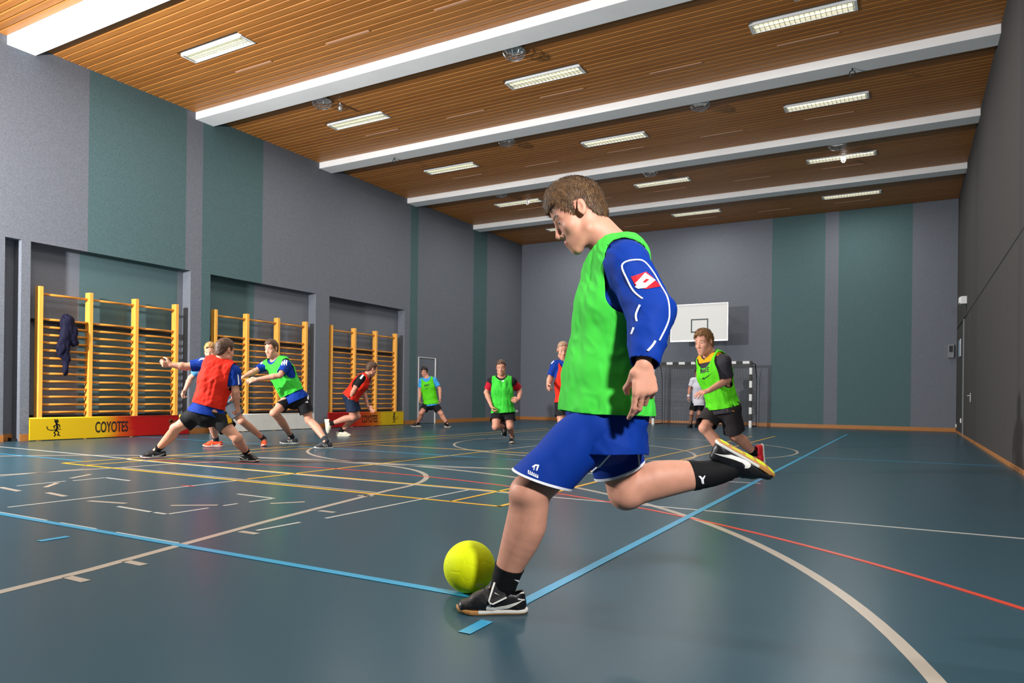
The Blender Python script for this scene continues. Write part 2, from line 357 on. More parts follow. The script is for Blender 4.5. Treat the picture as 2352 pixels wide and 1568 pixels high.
def make_globe():
    root = empty('caged_lamp', (0, 0, H))
    MB().lathe((0, 0, 0), (0, 0, -1), [(.05, 0), (.055, .02), (.03, .05), (.02, .1)], 14).build('socket', MATS['steel'], root, True)
    MB().lathe((0, 0, -.1), (0, 0, -1), [(.01, 0), (.045, .015), (.06, .05), (.06, .065), (.045, .1), (.01, .115)], 16).build('globe', MATS['plastic_white'], root, True)
    mb = MB()
    for r, z in ((.08, -.12), (.08, -.19), (.05, -.24)): mb.tube([(r * math.cos(t), r * math.sin(t), z) for t in np.linspace(0, 2 * math.pi, 17)[:-1]], .004, 5, True)
    for k in range(6):
        t = k * math.pi / 3; mb.tube([(r * math.cos(t), r * math.sin(t), z) for r, z in ((.05, -.02), (.08, -.1), (.08, -.19), (.02, -.25))], .004, 5)
    mb.build('wire_cage', MATS['steel'], root)
    return root
gl = make_globe(); first = True
for x, y, lab in [(-10.06, 10.75, 'left, next to a round speaker'), (-1.43, 18.7, 'right, behind the light of the second farthest bay'), (-1.46, 10.82, 'right, at the upper picture edge'), (-9.93, 18.55, 'left, in the second farthest bay')]:
    o = gl if first else copy_tree(gl); first = False
    o.location = (x, y, H); o.scale = (.62, .62, .62); tag(o, 'small white globe lamp in wire cage, ' + lab, 'lamp', 'caged globe lamps')
for x, y, lab in [(-.91, 13.48, 'near the right wall'), (-10.87, 13.48, 'near the left wall')]:
    root = empty('ceiling_hook', (x, y, H - .145)); tag(root, 'steel ring hook under a white ceiling beam ' + lab, 'hook', 'ring hooks under the beam')
    MB().tube([(0, 0, 0), (0, 0, -.04)], .012, 8).build('shank', MATS['steel_dark'], root)
    MB().tube([(.045 * math.cos(t), 0, -.085 + .045 * math.sin(t)) for t in np.linspace(0, 2 * math.pi, 17)[:-1]], .009, 6, True).build('ring', MATS['steel_dark'], root, True)
# ---------------------------------------------------------------- wall bars
UNITS = [([6.72, 7.58, 8.465, 9.33], 'nearest, with a dark jacket hung on it'), ([10.27, 11.12, 12.02, 12.92], 'middle one, above the white board'), ([13.81, 14.70, 15.58, 16.47], 'farthest one, beside the grey door')]
RZ = [2.54, 2.105] + [2.105 - .1353 * k for k in range(1, 15)]
for ys, lab in UNITS:
    root = empty('wall_bars', (XL - .1, ys[0], 0)); tag(root, 'wooden gymnastic wall bars in a niche, ' + lab, 'wall bars', 'wall bars in the left wall niches')
    for i, y in enumerate(ys):
        kid(MB().box((XL - .15, y - .036, 0), (XL - .012, y + .036, 2.665)), 'post', 'bar_wood', root, False, .006)
    for a, b_ in zip(ys[:-1], ys[1:]):
        for z in RZ:
            kid(MB().tube([(XL - .075, a + .036, z), (XL - .075, b_ - .036, z)], .0205, 10), 'rung', 'rung_wood', root, True)
    for z in (2.08, .4):
        kid(MB().box((XL - .24, ys[0] - .055, z - .03), (XL - .15, ys[-1] + .055, z + .03)), 'wall_bracket', 'steel_dark', root)
# ---------------------------------------------------------------- floorball boards
def board_mat(name, stops):
    m = mat(name, 'ffffff', .45, .4); nt = m.node_tree; N = nt.nodes; L = nt.links
    tc = N.new('ShaderNodeTexCoord'); nz = N.new('ShaderNodeTexNoise'); nz.inputs['Scale'].default_value = 3; nz.inputs['Detail'].default_value = 5
    mp = N.new('ShaderNodeMapping'); mp.inputs['Scale'].default_value = (1, 1, .3); L.new(tc.outputs['Generated'], nz.inputs['Vector'])
    sp = N.new('ShaderNodeSeparateXYZ'); L.new(tc.outputs['Generated'], sp.inputs[0])
    ma = N.new('ShaderNodeMath'); ma.operation = 'MULTIPLY_ADD'; ma.inputs[1].default_value = .16; ma.inputs[2].default_value = -.08; L.new(nz.outputs['Fac'], ma.inputs[0])
    ad = N.new('ShaderNodeMath'); ad.operation = 'ADD'; L.new(sp.outputs['Y'], ad.inputs[0]); L.new(ma.outputs[0], ad.inputs[1])
    cr = N.new('ShaderNodeValToRGB'); L.new(ad.outputs[0], cr.inputs[0])
    e = cr.color_ramp.elements
    while len(e) < len(stops): e.new(.5)
    for el, (p_, c) in zip(e, stops): el.position = p_; el.color = lin(c)
    L.new(cr.outputs[0], N['Principled BSDF'].inputs['Base Color'])
    return m
YR = [(0, 'd2b010'), (.40, 'd2ac10'), (.50, 'c4500c'), (.60, 'a80c08'), (1, '9c0606')]
RY = [(0, '9c0606'), (.30, 'a80c08'), (.42, 'b83a0a'), (.60, 'c4680c'), (.70, 'd2b010'), (1, 'd2b010')]
def text_mesh(txt, size):
    cu = bpy.data.curves.new('t', 'FONT'); cu.body = txt; cu.size = size; cu.align_x = 'CENTER'; cu.align_y = 'CENTER'; cu.extrude = .001; cu.offset = .012 * size
    o = bpy.data.objects.new('t', cu); COL.objects.link(o)
    dg = bpy.context.evaluated_depsgraph_get(); me = bpy.data.meshes.new_from_object(o.evaluated_get(dg))
    bpy.data.objects.remove(o); return me
def board(yc0, yc1, x, kind, label):
    hgt = .40; root = empty('floorball_board', (x, (yc0 + yc1) / 2, 0)); tag(root, label, 'rink board', 'rink boards along the left wall')
    m = {'yr': lambda: board_mat('board_yr', YR), 'ry': lambda: board_mat('board_ry', RY), 'w': lambda: MATS['white_board']}[kind]()
    kid(MB().box((x - .03, yc0, .012), (x, yc1, hgt - .02)), 'panel', m, root, False, .004)
    kid(MB().tube([(x - .015, yc0, hgt - .018), (x - .015, yc1, hgt - .018)], .018, 8), 'top_edge', m, root, True)
    for y in np.linspace(yc0 + .4, yc1 - .4, 3): kid(MB().box((x - .16, y - .02, 0), (x - .03, y + .02, .02)).box((x - .06, y - .02, .02), (x - .03, y + .02, .3)), 'foot', 'steel_dark', root)
    return root
def stroke(par, name, mm, x, pts, w):
    """flat painted stroke on a board face, pts in (y, z)"""
    mb = MB()
    for a, b_ in zip(pts[:-1], pts[1:]):
        a = np.array(a); b_ = np.array(b_); t = (b_ - a) / (np.linalg.norm(b_ - a) + 1e-9); n = np.array([-t[1], t[0]]) * w / 2; a = a - t * w * .3; b_ = b_ + t * w * .3
        q = [a + n, b_ + n, b_ - n, a - n]
        mb.add([(x + .001, p_[0], p_[1]) for p_ in q] + [(x + .003, p_[0], p_[1]) for p_ in q], [(4, 5, 6, 7), (7, 6, 5, 4), (0, 1, 5, 4), (1, 2, 6, 5), (2, 3, 7, 6), (3, 0, 4, 7)][:1] + [(0, 1, 5, 4), (1, 2, 6, 5), (2, 3, 7, 6), (3, 0, 4, 7)])
    return mb
def figure(par, x, yc, zc, s, mirror=1):
    """running flute-player style team emblem in loose black strokes"""
    mb = MB()
    for pts, w_ in [([(-.02, .14), (.0, .10), (.01, .03), (-.01, -.04)], .035), ([(-.03, .16), (.02, .15)], .045), ([(-.01, .10), (.05, .08), (.06, .03)], .018), ([(-.01, .08), (-.06, .05), (-.04, .01)], .018), ([(.0, -.03), (.04, -.08), (.02, -.13), (.06, -.14)], .02), ([(-.01, -.03), (-.05, -.08), (-.02, -.12), (-.05, -.15)], .02), ([(-.01, -.02), (-.12, -.03), (-.18, .0), (-.19, .05)], .014), ([(.02, .0), (.08, -.02)], .014), ([(.0, .17), (.01, .20)], .012), ([(-.03, .17), (-.05, .20)], .012)]:
        b2 = stroke(par, 'e', None, x, [(yc + mirror * p_[0] * s, zc + p_[1] * s) for p_ in pts], w_ * s); mb.add(b2.v, b2.f)
    kid(mb, 'emblem', 'black_paint', par)
def lettering(par, txt, x, yc, zc, hgt, wid):
    me = text_mesh(txt, 1.0); co = np.zeros(len(me.vertices) * 3); me.vertices.foreach_get('co', co); co = co.reshape(-1, 3)
    sx = wid / np.ptp(co[:, 0]); sy = hgt / np.ptp(co[:, 1]); cx = (co[:, 0].max() + co[:, 0].min()) / 2; cy = (co[:, 1].max() + co[:, 1].min()) / 2
    V = np.stack([x + .002 + co[:, 2] * 1.0, yc + (co[:, 0] - cx) * sx, zc + (co[:, 1] - cy) * sy], 1)
    V -= np.array(par.location)
    me.vertices.foreach_set('co', V.ravel()); me.update()
    o = new_obj('lettering', me, MATS['black_paint'], par); o['label'] = 'black painted team lettering'
bx = XL + .16
b1 = board(on(68, 985, 0, bx)[1], on(434, 975, 0, bx)[1], bx, 'yr', 'yellow to red painted board lettered in black, nearest the camera')
y0, y1 = on(68, 985, 0, bx)[1], on(434, 975, 0, bx)[1]
figure(b1, bx, on(130, 985, 0, bx)[1], .2, .85); lettering(b1, 'COYOTES', bx, on(257, 982, 0, bx)[1], .205, .20, on(293, 980, 0, bx)[1] - on(218, 980, 0, bx)[1])
mat('emblem_brown', '7a3a20', .6, .3)
yc = on(400, 975, 0, bx)[1]
mb = MB()
for (cy_, cz_, r_) in [(0, 0, .11), (.1, .03, .07), (-.08, .07, .05), (-.04, -.08, .05)]:
    n_ = 20; k = len(mb.v)
    mb.add([(bx + .002, yc + cy_ + r_ * math.cos(t), .22 + cz_ + r_ * .8 * math.sin(t)) for t in np.linspace(0, 2 * math.pi, n_ + 1)[:-1]], [tuple(range(n_))])
kid(mb, 'emblem', 'emblem_brown', b1)
b2 = board(on(484, 975, 0, bx)[1], on(722, 975, 0, bx)[1], bx, 'w', 'plain white rink board below the middle wall bars')
b3 = board(on(754, 970, 0, bx)[1], on(927, 970, 0, bx)[1], bx, 'ry', 'red to yellow painted board lettered in black, farthest from the camera')
figure(b3, bx, on(905, 965, 0, bx)[1], .2, .85, -1); lettering(b3, 'COYOTES', bx, on(849, 965, 0, bx)[1], .205, .20, on(867, 965, 0, bx)[1] - on(831, 965, 0, bx)[1])
# ---------------------------------------------------------------- goal
GY, GX0, GX1, GZ = 22.9, -7.42, -4.30, 2.06
g = empty('football_goal', ((GX0 + GX1) / 2, GY, 0)); tag(g, 'black and white striped handball goal with grey net', 'goal')
def banded(name, a, b_, axis):
    """square post in 20 cm bands, white and black"""
    root = empty(name); root.parent = g
    a = np.array(a, float); b_ = np.array(b_, float); n = max(1, round(np.linalg.norm(b_ - a) / .2)); d = (b_ - a) / n
    for i in range(n):
        p0 = a + d * i; p1 = a + d * (i + 1); h = np.array([.04, .04, .04]); h[axis] = 0
        mb = MB().box(np.minimum(p0, p1) - h, np.maximum(p0, p1) + h)
        o = mb.build('white_band' if i % 2 == 0 else 'black_band', MATS['white_paint' if i % 2 == 0 else 'black_paint'], root)
        o.data.transform(Matrix.Translation(-Vector(g.location)))
banded('goal_post', (GX0, GY, 0), (GX0, GY, GZ), 2); banded('goal_post', (GX1, GY, 0), (GX1, GY, GZ), 2); banded('crossbar', (GX0 + .04, GY, GZ - .04), (GX1 - .04, GY, GZ - .04), 0)
mb = MB()
for x in (GX0, GX1):
    mb.tube([(x, GY + .04, GZ - .05), (x, GY + .75, GZ - .07), (x, GY + .95, GZ - .5), (x, GY + 1.0, .03)], .016, 6).tube([(x, GY + .04, .02), (x, GY + 1.0, .02)], .016, 6)
mb.tube([(GX0, GY + 1.0, .02), (GX1, GY + 1.0, .02)], .016, 6)
kid(mb, 'net_frame', 'steel_dark', g)
mb = MB(); rn = .0035
def npt(x, t):  # profile of the net from crossbar over the back to the floor, with sag
    pr = [(0, GZ - .08), (.72, GZ - .14), (.9, GZ - .55), (.94, .02)]
    s_ = t * 3; i = min(2, int(s_)); f_ = s_ - i
    y = pr[i][0] + (pr[i + 1][0] - pr[i][0]) * f_; z = pr[i][1] + (pr[i + 1][1] - pr[i][1]) * f_
    return (x, GY + y - .05 * math.sin(math.pi * (x - GX0) / (GX1 - GX0)) * math.sin(math.pi * t), z)
for x in np.linspace(GX0 + .02, GX1 - .02, 34): mb.tube([npt(x, t) for t in np.linspace(0, 1, 10)], rn, 3, False, False)
for t in np.linspace(0, 1, 30): mb.tube([npt(x, t) for x in np.linspace(GX0 + .02, GX1 - .02, 8)], rn, 3, False, False)
for x in (GX0 + .02, GX1 - .02):
    for z in np.linspace(.1, GZ - .15, 20): mb.tube([(x, GY + .04, z), (x, GY + (.94 if z < 1.5 else .75), z)], rn, 3, False, False)
    for y in np.linspace(GY + .1, GY + .75, 7): mb.tube([(x, y, .02), (x, y, GZ - .1)], rn, 3, False, False)
o = kid(mb, 'net', 'net_cord', g); o['label'] = 'grey knotted goal net'
# ---------------------------------------------------------------- basketball backboard
BYY = 22.75
bb = empty('basketball_backboard', (-5.88, BYY, 3.3)); tag(bb, 'white basketball backboard with dark target square on end wall', 'backboard')
bx0, bx1, bz0, bz1 = -6.80, -5.0, 2.745, 3.895
kid(MB().box((bx0, BYY, bz0), (bx1, BYY + .03, bz1)), 'panel', 'white_paint', bb)
mb = MB(); x0, x1, z0, z1, t = -6.155, -5.60, 2.99, 3.43, .04
mb.box((x0, BYY - .003, z1 - t), (x1, BYY, z1)).box((x0, BYY - .003, z0), (x1, BYY, z0 + t)).box((x0, BYY - .003, z0 + t), (x0 + t, BYY, z1 - t)).box((x1 - t, BYY - .003, z0 + t), (x1, BYY, z1 - t))
mat('target_grey', '4e5c5c', .5, .3); kid(mb, 'target_square', 'target_grey', bb)
kid(MB().box((bx0 - .02, BYY - .01, bz0 - .035), (bx1 + .02, BYY + .05, bz0)).box((bx1, BYY - .01, bz0), (bx1 + .02, BYY + .05, bz1)).box((bx0 - .02, BYY - .01, bz0), (bx0, BYY + .05, bz1)).box((bx0 - .02, BYY - .01, bz1), (bx1 + .02, BYY + .05, bz1 + .02)), 'edge_frame', 'steel', bb)
mb = MB()
for x in (-6.4, -5.4):
    for z in (2.95, 3.7): mb.box((x - .03, BYY + .05, z - .03), (x + .03, YB - .02, z + .03))
mb.box((-6.45, BYY + .05, 2.9), (-6.35, BYY + .09, 3.75)).box((-5.45, BYY + .05, 2.9), (-5.35, BYY + .09, 3.75))
kid(mb, 'wall_mount', 'steel_dark', bb)
# ---------------------------------------------------------------- ball
def make_ball():
    me = bpy.data.meshes.new('ball'); bm = bmesh.new(); bmesh.ops.create_icosphere(bm, subdivisions=6, radius=1); bm.to_mesh(me); bm.free()
    n = len(me.vertices); co = np.zeros(n * 3); me.vertices.foreach_get('co', co); co = co.reshape(-1, 3); co /= np.linalg.norm(co, axis=1)[:, None]
    ph = (1 + 5 ** .5) / 2
    ic = np.array([(0, a, b * ph) for a in (-1, 1) for b in (-1, 1)] + [(a, b * ph, 0) for a in (-1, 1) for b in (-1, 1)] + [(b * ph, 0, a) for a in (-1, 1) for b in (-1, 1)], float)
    ic /= np.linalg.norm(ic[0]); do = []
    for i in range(12):
        for j in range(i):
            for k in range(j):
                if min(ic[i] @ ic[j], ic[j] @ ic[k], ic[i] @ ic[k]) > .4: d_ = ic[i] + ic[j] + ic[k]; do.append(d_ / np.linalg.norm(d_))
    A = np.arccos(np.clip(co @ ic.T, -1, 1)); B = np.arccos(np.clip(co @ np.array(do).T, -1, 1)) - .075
    S = np.sort(np.concatenate([A, B], 1), 1); gap = S[:, 1] - S[:, 0]
    r = 1 - .014 * np.exp(-(gap / .022) ** 2)
    rr = .1105
    c = P(1078, 1302, 3.05); c[2] = rr
    me.vertices.foreach_set('co', (co * r[:, None] * rr).ravel().astype(np.float32)); me.update()
    m = mat('ball_felt', 'dcea00', .75, .25, noise=(9, .10), bump=(420, .3, .003)); nt = m.node_tree; N = nt.nodes; L = nt.links
    o = new_obj('football', me, m, None, True); o.location = c
    tag(o, 'bright yellow-green indoor football with faint panel seams', 'ball')
make_ball()
# ---------------------------------------------------------------- small things on the walls
def wallbox(name, label, cat, y0, y1, z0, z1, dep, mm, lens=None):
    r_ = empty(name, (XR, (y0 + y1) / 2, z0)); tag(r_, label, cat)
    kid(MB().box((XR - dep * .8, y0, z0), (XR, y1, z1)), 'body', mm, r_, False, .005)
    if lens: kid(MB().box((XR - dep, y0 + .02, z0 + .02), (XR - dep * .8, y1 - .02, z1 - .02)), 'cover', lens, r_)
    return r_
wallbox('emergency_light', 'small white emergency light box above the rail on right wall', 'light', 20.1, 20.42, 3.22, 3.40, .16, 'fixture_white', 'plastic_white')
wallbox('wall_notice', 'pale blue notice board beside the far right door', 'notice board', 22.0, 22.7, 2.06, 2.53, .03, 'steel', 'sign_blue')
wallbox('wall_socket', 'white wall socket low on the right wall', 'socket', 21.62, 21.74, .32, .44, .03, 'plastic_white', 'fixture_white')
wallbox('wall_socket', 'small socket at the foot of the right wall corner', 'socket', 23.66, 23.76, .14, .24, .03, 'plastic_white', 'fixture_white')
d2 = empty('door_2', (XR, 19.5, 0)); tag(d2, 'tall brown-grey felt covered door in the right wall', kind='structure')
kid(MB().box((XR - .03, 20.83, 0), (XR, 20.9, 2.92)), 'door_frame', 'grey_door', d2)
kid(MB().box((XR - .008, 18.3, .02), (XR, 20.80, 2.9)), 'door_leaf', 'felt_right', d2)
kid(MB().box((XR - .02, 18.48, .86), (XR - .008, 18.56, 1.06)).tube([(XR - .02, 18.52, 1.0), (XR - .06, 18.52, 1.0), (XR - .06, 18.66, 1.0)], .011, 8), 'door_handle', 'steel', d2)
sk = empty('wall_socket', (XL, on(1185, 944, 0, XL)[1], .3)); tag(sk, 'white double socket low on left wall near the far corner', 'socket')
yk = sk.location.y
kid(MB().box((XL, yk - .14, .27), (XL + .015, yk + .14, .36)), 'plate', 'plastic_white', sk); kid(MB().box((XL + .015, yk - .11, .285), (XL + .02, yk - .02, .345)).box((XL + .015, yk + .02, .285), (XL + .02, yk + .11, .345)), 'outlets', 'fixture_white', sk)
cb = empty('wall_clock_box', (1.0, YB - .02, 2.2)); tag(cb, 'small dark control box on far wall by the right corner', 'control box')
kid(MB().box((.97, YB - .10, 2.14), (1.12, YB - .02, 2.52)), 'body', 'grey_door', cb, False, .006); kid(MB().box((1.0, YB - .105, 2.3), (1.09, YB - .1, 2.48)), 'cover', 'steel_dark', cb)
pw = on(33, 1012, 2, 0); pw[0] = XL - .12
ds = empty('door_wedge', tuple(pw)); tag(ds, 'small black rubber wedge on floor in the narrow left niche', 'wedge')
kid(MB().add([(pw[0] - .05, pw[1] - .1, 0), (pw[0] + .07, pw[1] - .1, 0), (pw[0] + .07, pw[1] + .1, 0), (pw[0] - .05, pw[1] + .1, 0), (pw[0] - .05, pw[1] - .1, .06), (pw[0] + .05, pw[1] - .08, .05), (pw[0] + .05, pw[1] + .09, .03), (pw[0] - .05, pw[1] + .1, .03)], [(3, 2, 1, 0), (4, 5, 6, 7), (0, 1, 5, 4), (1, 2, 6, 5), (2, 3, 7, 6), (3, 0, 4, 7)]), 'body', 'black_paint', ds, False, .006)
# ---------------------------------------------------------------- distance-field modelling kit for figures and cloth
nrm = lambda v: np.asarray(v, float) / (np.linalg.norm(v) + 1e-12)
def smin(a, b, k):
    h = np.clip(1 - np.abs(a - b) / k, 0, 1); return np.minimum(a, b) - h * h * k * .25
class SDF:
    def __init__(s): s.ops = []
    def _add(s, fn, c, R, k, mode): s.ops.append((fn, np.asarray(c, float), R, k, mode)); return s
    def rc(s, a, b, ra, rb, k=.02, mode='u'):
        a = np.asarray(a, float); b = np.asarray(b, float); ab = b - a; L2 = ab @ ab + 1e-12
        def fn(p):
            q = p - a; t = np.clip(q @ ab / L2, 0, 1); return np.linalg.norm(q - t[..., None] * ab, axis=-1) - (ra + (rb - ra) * t)
        return s._add(fn, (a + b) / 2, math.sqrt(L2) / 2 + max(ra, rb), k, mode)
    def chain(s, pts, rs, k=.02):
        for i in range(len(pts) - 1): s.rc(pts[i], pts[i + 1], rs[i], rs[i + 1], k)
        return s
    def ell(s, c, r, A=None, k=.02, mode='u'):
        c = np.asarray(c, float); r = np.asarray(r, float) * np.ones(3); A = np.eye(3) if A is None else np.asarray(A, float)
        def fn(p):
            q = (p - c) @ A.T; k0 = np.linalg.norm(q / r, axis=-1); k1 = np.linalg.norm(q / (r * r), axis=-1) + 1e-9; return k0 * (k0 - 1) / k1
        return s._add(fn, c, r.max(), k, mode)
    def erc(s, a, b, wa, wb, side, k=.03, mode='u'):
        """tapered capsule of elliptic section; wa=(half width along side, half depth)"""
        a = np.asarray(a, float); b = np.asarray(b, float); ab = b - a; L2 = ab @ ab + 1e-12; ax = ab / math.sqrt(L2)
        sd = nrm(np.asarray(side, float) - ax * (np.asarray(side, float) @ ax)); fr = np.cross(ax, sd)
        def fn(p):
            q = p - a; t = np.clip(q @ ab / L2, 0, 1); q = q - t[..., None] * ab
            w = wa[0] + (wb[0] - wa[0]) * t; d = wa[1] + (wb[1] - wa[1]) * t; m = np.minimum(w, d)
            x = q @ sd; y = q @ fr; z = q @ ax
            k0 = np.sqrt((x / w) ** 2 + (y / d) ** 2 + (z / m) ** 2); k1 = np.sqrt((x / w ** 2) ** 2 + (y / d ** 2) ** 2 + (z / m ** 2) ** 2) + 1e-9
            return k0 * (k0 - 1) / k1
        return s._add(fn, (a + b) / 2, math.sqrt(L2) / 2 + max(*wa, *wb), k, mode)
    def ev(s, pts, cb=None, hd=0.):
        """pts (nb, n, 3) in blocks with centres cb and half diagonal hd"""
        d = np.full(pts.shape[:2], .25)
        for fn, c, R, k, mode in s.ops:
            m = np.linalg.norm(cb - c, axis=1) < R + hd + 2 * k + .02
            if not m.any(): continue
            v = fn(pts[m])
            if mode == 'u': d[m] = smin(d[m], v, k)
            else: d[m] = -smin(-d[m], v, k)
        return d
    def mesh(s, h):
        lo = np.min([c - R for _, c, R, k, mo in s.ops if mo == 'u'], 0) - 3 * h; hi = np.max([c + R for _, c, R, k, mo in s.ops if mo == 'u'], 0) + 3 * h
        B = 8; nb = np.ceil((hi - lo) / (B * h)).astype(int); hd = B * h * .8661
        g = np.stack(np.meshgrid(*[np.arange(n) for n in nb], indexing='ij'), -1).reshape(-1, 3)
        cb = lo + (g + .5) * B * h
        dc = s.ev(cb[:, None, :], cb, 0.)[:, 0]
        keep = np.abs(dc) < hd * 1.7 + .01; g = g[keep]; cb = cb[keep]
        loc = np.stack(np.meshgrid(*[np.arange(B + 1)] * 3, indexing='ij'), -1).reshape(-1, 3)
        cbs = [slice(i, i + 400) for i in range(0, len(g), 400)]
        d = np.concatenate([s.ev(lo + (g[q][:, None, :] * B + loc[None]) * h, cb[q], hd) for q in cbs]).reshape(-1, B + 1, B + 1, B + 1)
        N = nb * B + 2
        cid = lambda ijk: (ijk[..., 0] * N[1] + ijk[..., 1]) * N[2] + ijk[..., 2]
        ins = d < 0
        c8 = [(i, j, k) for i in (0, 1) for j in (0, 1) for k in (0, 1)]
        cnt = sum(ins[:, i:i + B, j:j + B, k:k + B].astype(np.int8) for i, j, k in c8)
        bi, ci, cj, ck = np.nonzero((cnt > 0) & (cnt < 8))
        val = {q: d[bi, ci + q[0], cj + q[1], ck + q[2]] for q in c8}
        acc = np.zeros((len(bi), 3)); num = np.zeros(len(bi))
        for q in c8:
            for ax in range(3):
                if q[ax]: continue
                q2 = list(q); q2[ax] = 1; a = val[q]; b = val[tuple(q2)]; x = (a < 0) != (b < 0)
                t = np.where(x, a / np.where(x, a - b, 1), 0); pt = np.tile(np.array(q, float), (len(bi), 1)); pt[:, ax] = t
                acc += pt * x[:, None]; num += x
        base = g[bi] * B + np.stack([ci, cj, ck], 1)
        V = lo + (base + acc / num[:, None]) * h
        ids = cid(base); o = np.argsort(ids); sid = ids[o]
        F = []
        for ax in range(3):
            u, v = [(1, 2), (2, 0), (0, 1)][ax]
            sl0 = [slice(None)] + [slice(0, B)] * 3; sl1 = list(sl0); sl1[ax + 1] = slice(1, B + 1)
            a = ins[tuple(sl0)]; b = ins[tuple(sl1)]
            for fl, (m_) in ((0, a & ~b), (1, ~a & b)):
                e = np.stack(np.nonzero(m_), 1); p = g[e[:, 0]] * B + e[:, 1:]
                qs = []
                for du, dv in ((-1, -1), (0, -1), (0, 0), (-1, 0)):
                    c = p.copy(); c[:, u] += du; c[:, v] += dv; qs.append(cid(c))
                q = np.stack(qs, 1); ix = np.searchsorted(sid, q); ix = np.minimum(ix, len(sid) - 1); ok = (sid[ix] == q).all(1)
                q = o[ix[ok]]; F.append(q[:, ::-1] if fl else q)
        return V, np.concatenate(F)
def vnormals(V, F):
    a = V[F[:, 0]]; n = np.cross(V[F[:, 1]] - a, V[F[:, 2]] - a) if F.shape[1] == 3 else np.cross(V[F[:, 2]] - a, V[F[:, 3]] - V[F[:, 1]])
    N = np.zeros_like(V)
    for i in range(F.shape[1]): np.add.at(N, F[:, i], n)
    return N / (np.linalg.norm(N, axis=1)[:, None] + 1e-12)
def relax(V, F, it=1, f=.5):
    n = len(V); deg = np.zeros(n)
    E = np.concatenate([F[:, [i, (i + 1) % F.shape[1]]] for i in range(F.shape[1])]); E = np.concatenate([E, E[:, ::-1]])
    deg = np.bincount(E[:, 0], minlength=n)[:, None]
    for _ in range(it):
        S_ = np.stack([np.bincount(E[:, 0], weights=V[E[:, 1], c], minlength=n) for c in range(3)], 1); V = V + f * (S_ / np.maximum(deg, 1) - V)
    return V
def tri(F): return F if F.shape[1] == 3 else np.concatenate([F[:, [0, 1, 2]], F[:, [0, 2, 3]]])
def clip(V, F, g):
    """keep the part of the surface where the per-vertex field g < 0, cut cleanly along g = 0"""
    F = tri(F); s_ = g[F] < 0; n = s_.sum(1); keep = F[n == 3]; V2 = list(V); ed = {}; out = []
    def cut(a, b):
        key = (a, b) if a < b else (b, a)
        if key not in ed:
            t = g[a] / (g[a] - g[b]); t = min(max(t, .02), .98); ed[key] = len(V2); V2.append(V[a] + (V[b] - V[a]) * t)
        return ed[key]
    for f, s3, m in zip(F[(n == 1) | (n == 2)], s_[(n == 1) | (n == 2)], n[(n == 1) | (n == 2)]):
        if m == 1:
            i = int(np.argmax(s3)); a, b, c = f[i], f[(i + 1) % 3], f[(i + 2) % 3]; out.append((a, cut(a, b), cut(a, c)))
        else:
            i = int(np.argmin(s3)); a, b, c = f[i], f[(i + 1) % 3], f[(i + 2) % 3]; p = cut(a, b); q = cut(a, c); out += [(b, c, q), (b, q, p)]
    F2 = np.concatenate([keep, np.array(out, int).reshape(-1, 3)]); V2 = np.array(V2)
    if not len(F2): return np.zeros((0, 3)), F2
    us = np.unique(F2); mp = np.full(len(V2), -1); mp[us] = np.arange(len(us)); return V2[us], mp[F2]
def rim(V, F, dep):
    """turn open hems inward so that cloth has a visible edge thickness"""
    E = np.concatenate([F[:, [0, 1]], F[:, [1, 2]], F[:, [2, 0]]]); key = np.sort(E, 1); n = len(V)
    kk = key[:, 0] * n + key[:, 1]; u, inv, ct = np.unique(kk, return_inverse=True, return_counts=True); be = E[ct[inv] == 1]
    if not len(be): return V, F
    N = vnormals(V, F); bv = np.unique(be); mp = np.full(n, -1); mp[bv] = n + np.arange(len(bv))
    V2 = np.concatenate([V, V[bv] - N[bv] * dep]); a, b = be[:, 0], be[:, 1]
    return V2, np.concatenate([F, np.stack([b, a, mp[a]], 1), np.stack([b, mp[a], mp[b]], 1)])
_rs = np.random.RandomState(3); _PT = _rs.rand(4096)
def vnoise(p):
    i = np.floor(p).astype(np.int64); f = p - i; f = f * f * (3 - 2 * f); r = 0
    for dx in (0, 1):
        for dy in (0, 1):
            for dz in (0, 1):
                h = ((i[:, 0] + dx) * 73856093 ^ (i[:, 1] + dy) * 19349663 ^ (i[:, 2] + dz) * 83492791) & 4095
                r = r + _PT[h] * np.where(dx, f[:, 0], 1 - f[:, 0]) * np.where(dy, f[:, 1], 1 - f[:, 1]) * np.where(dz, f[:, 2], 1 - f[:, 2])
    return r * 2 - 1
def wrinkle(V, F, amp, A, sc, seed=0, sharp=False):
    """fold relief along the normals; A rows = axes, sc = frequency along each"""
    N = vnormals(V, F); q = (V @ np.asarray(A).T) * np.asarray(sc) + seed * 7.3
    w = vnoise(q + .6 * vnoise(q * .7 + 5)[:, None]); w = (1 - 2 * np.abs(w)) if sharp else w
    return V + N * (amp * (w + .4 * vnoise(q * 2.1 + 9)))[:, None]
def cap(V, a, b):
    a = np.asarray(a, float); ab = np.asarray(b, float) - a; q = V - a; t = q @ ab / (ab @ ab); tc = np.clip(t, 0, 1); return np.linalg.norm(q - tc[:, None] * ab, axis=1), t
def lerp(a, b, t): return np.asarray(a) * (1 - t) + np.asarray(b) * t
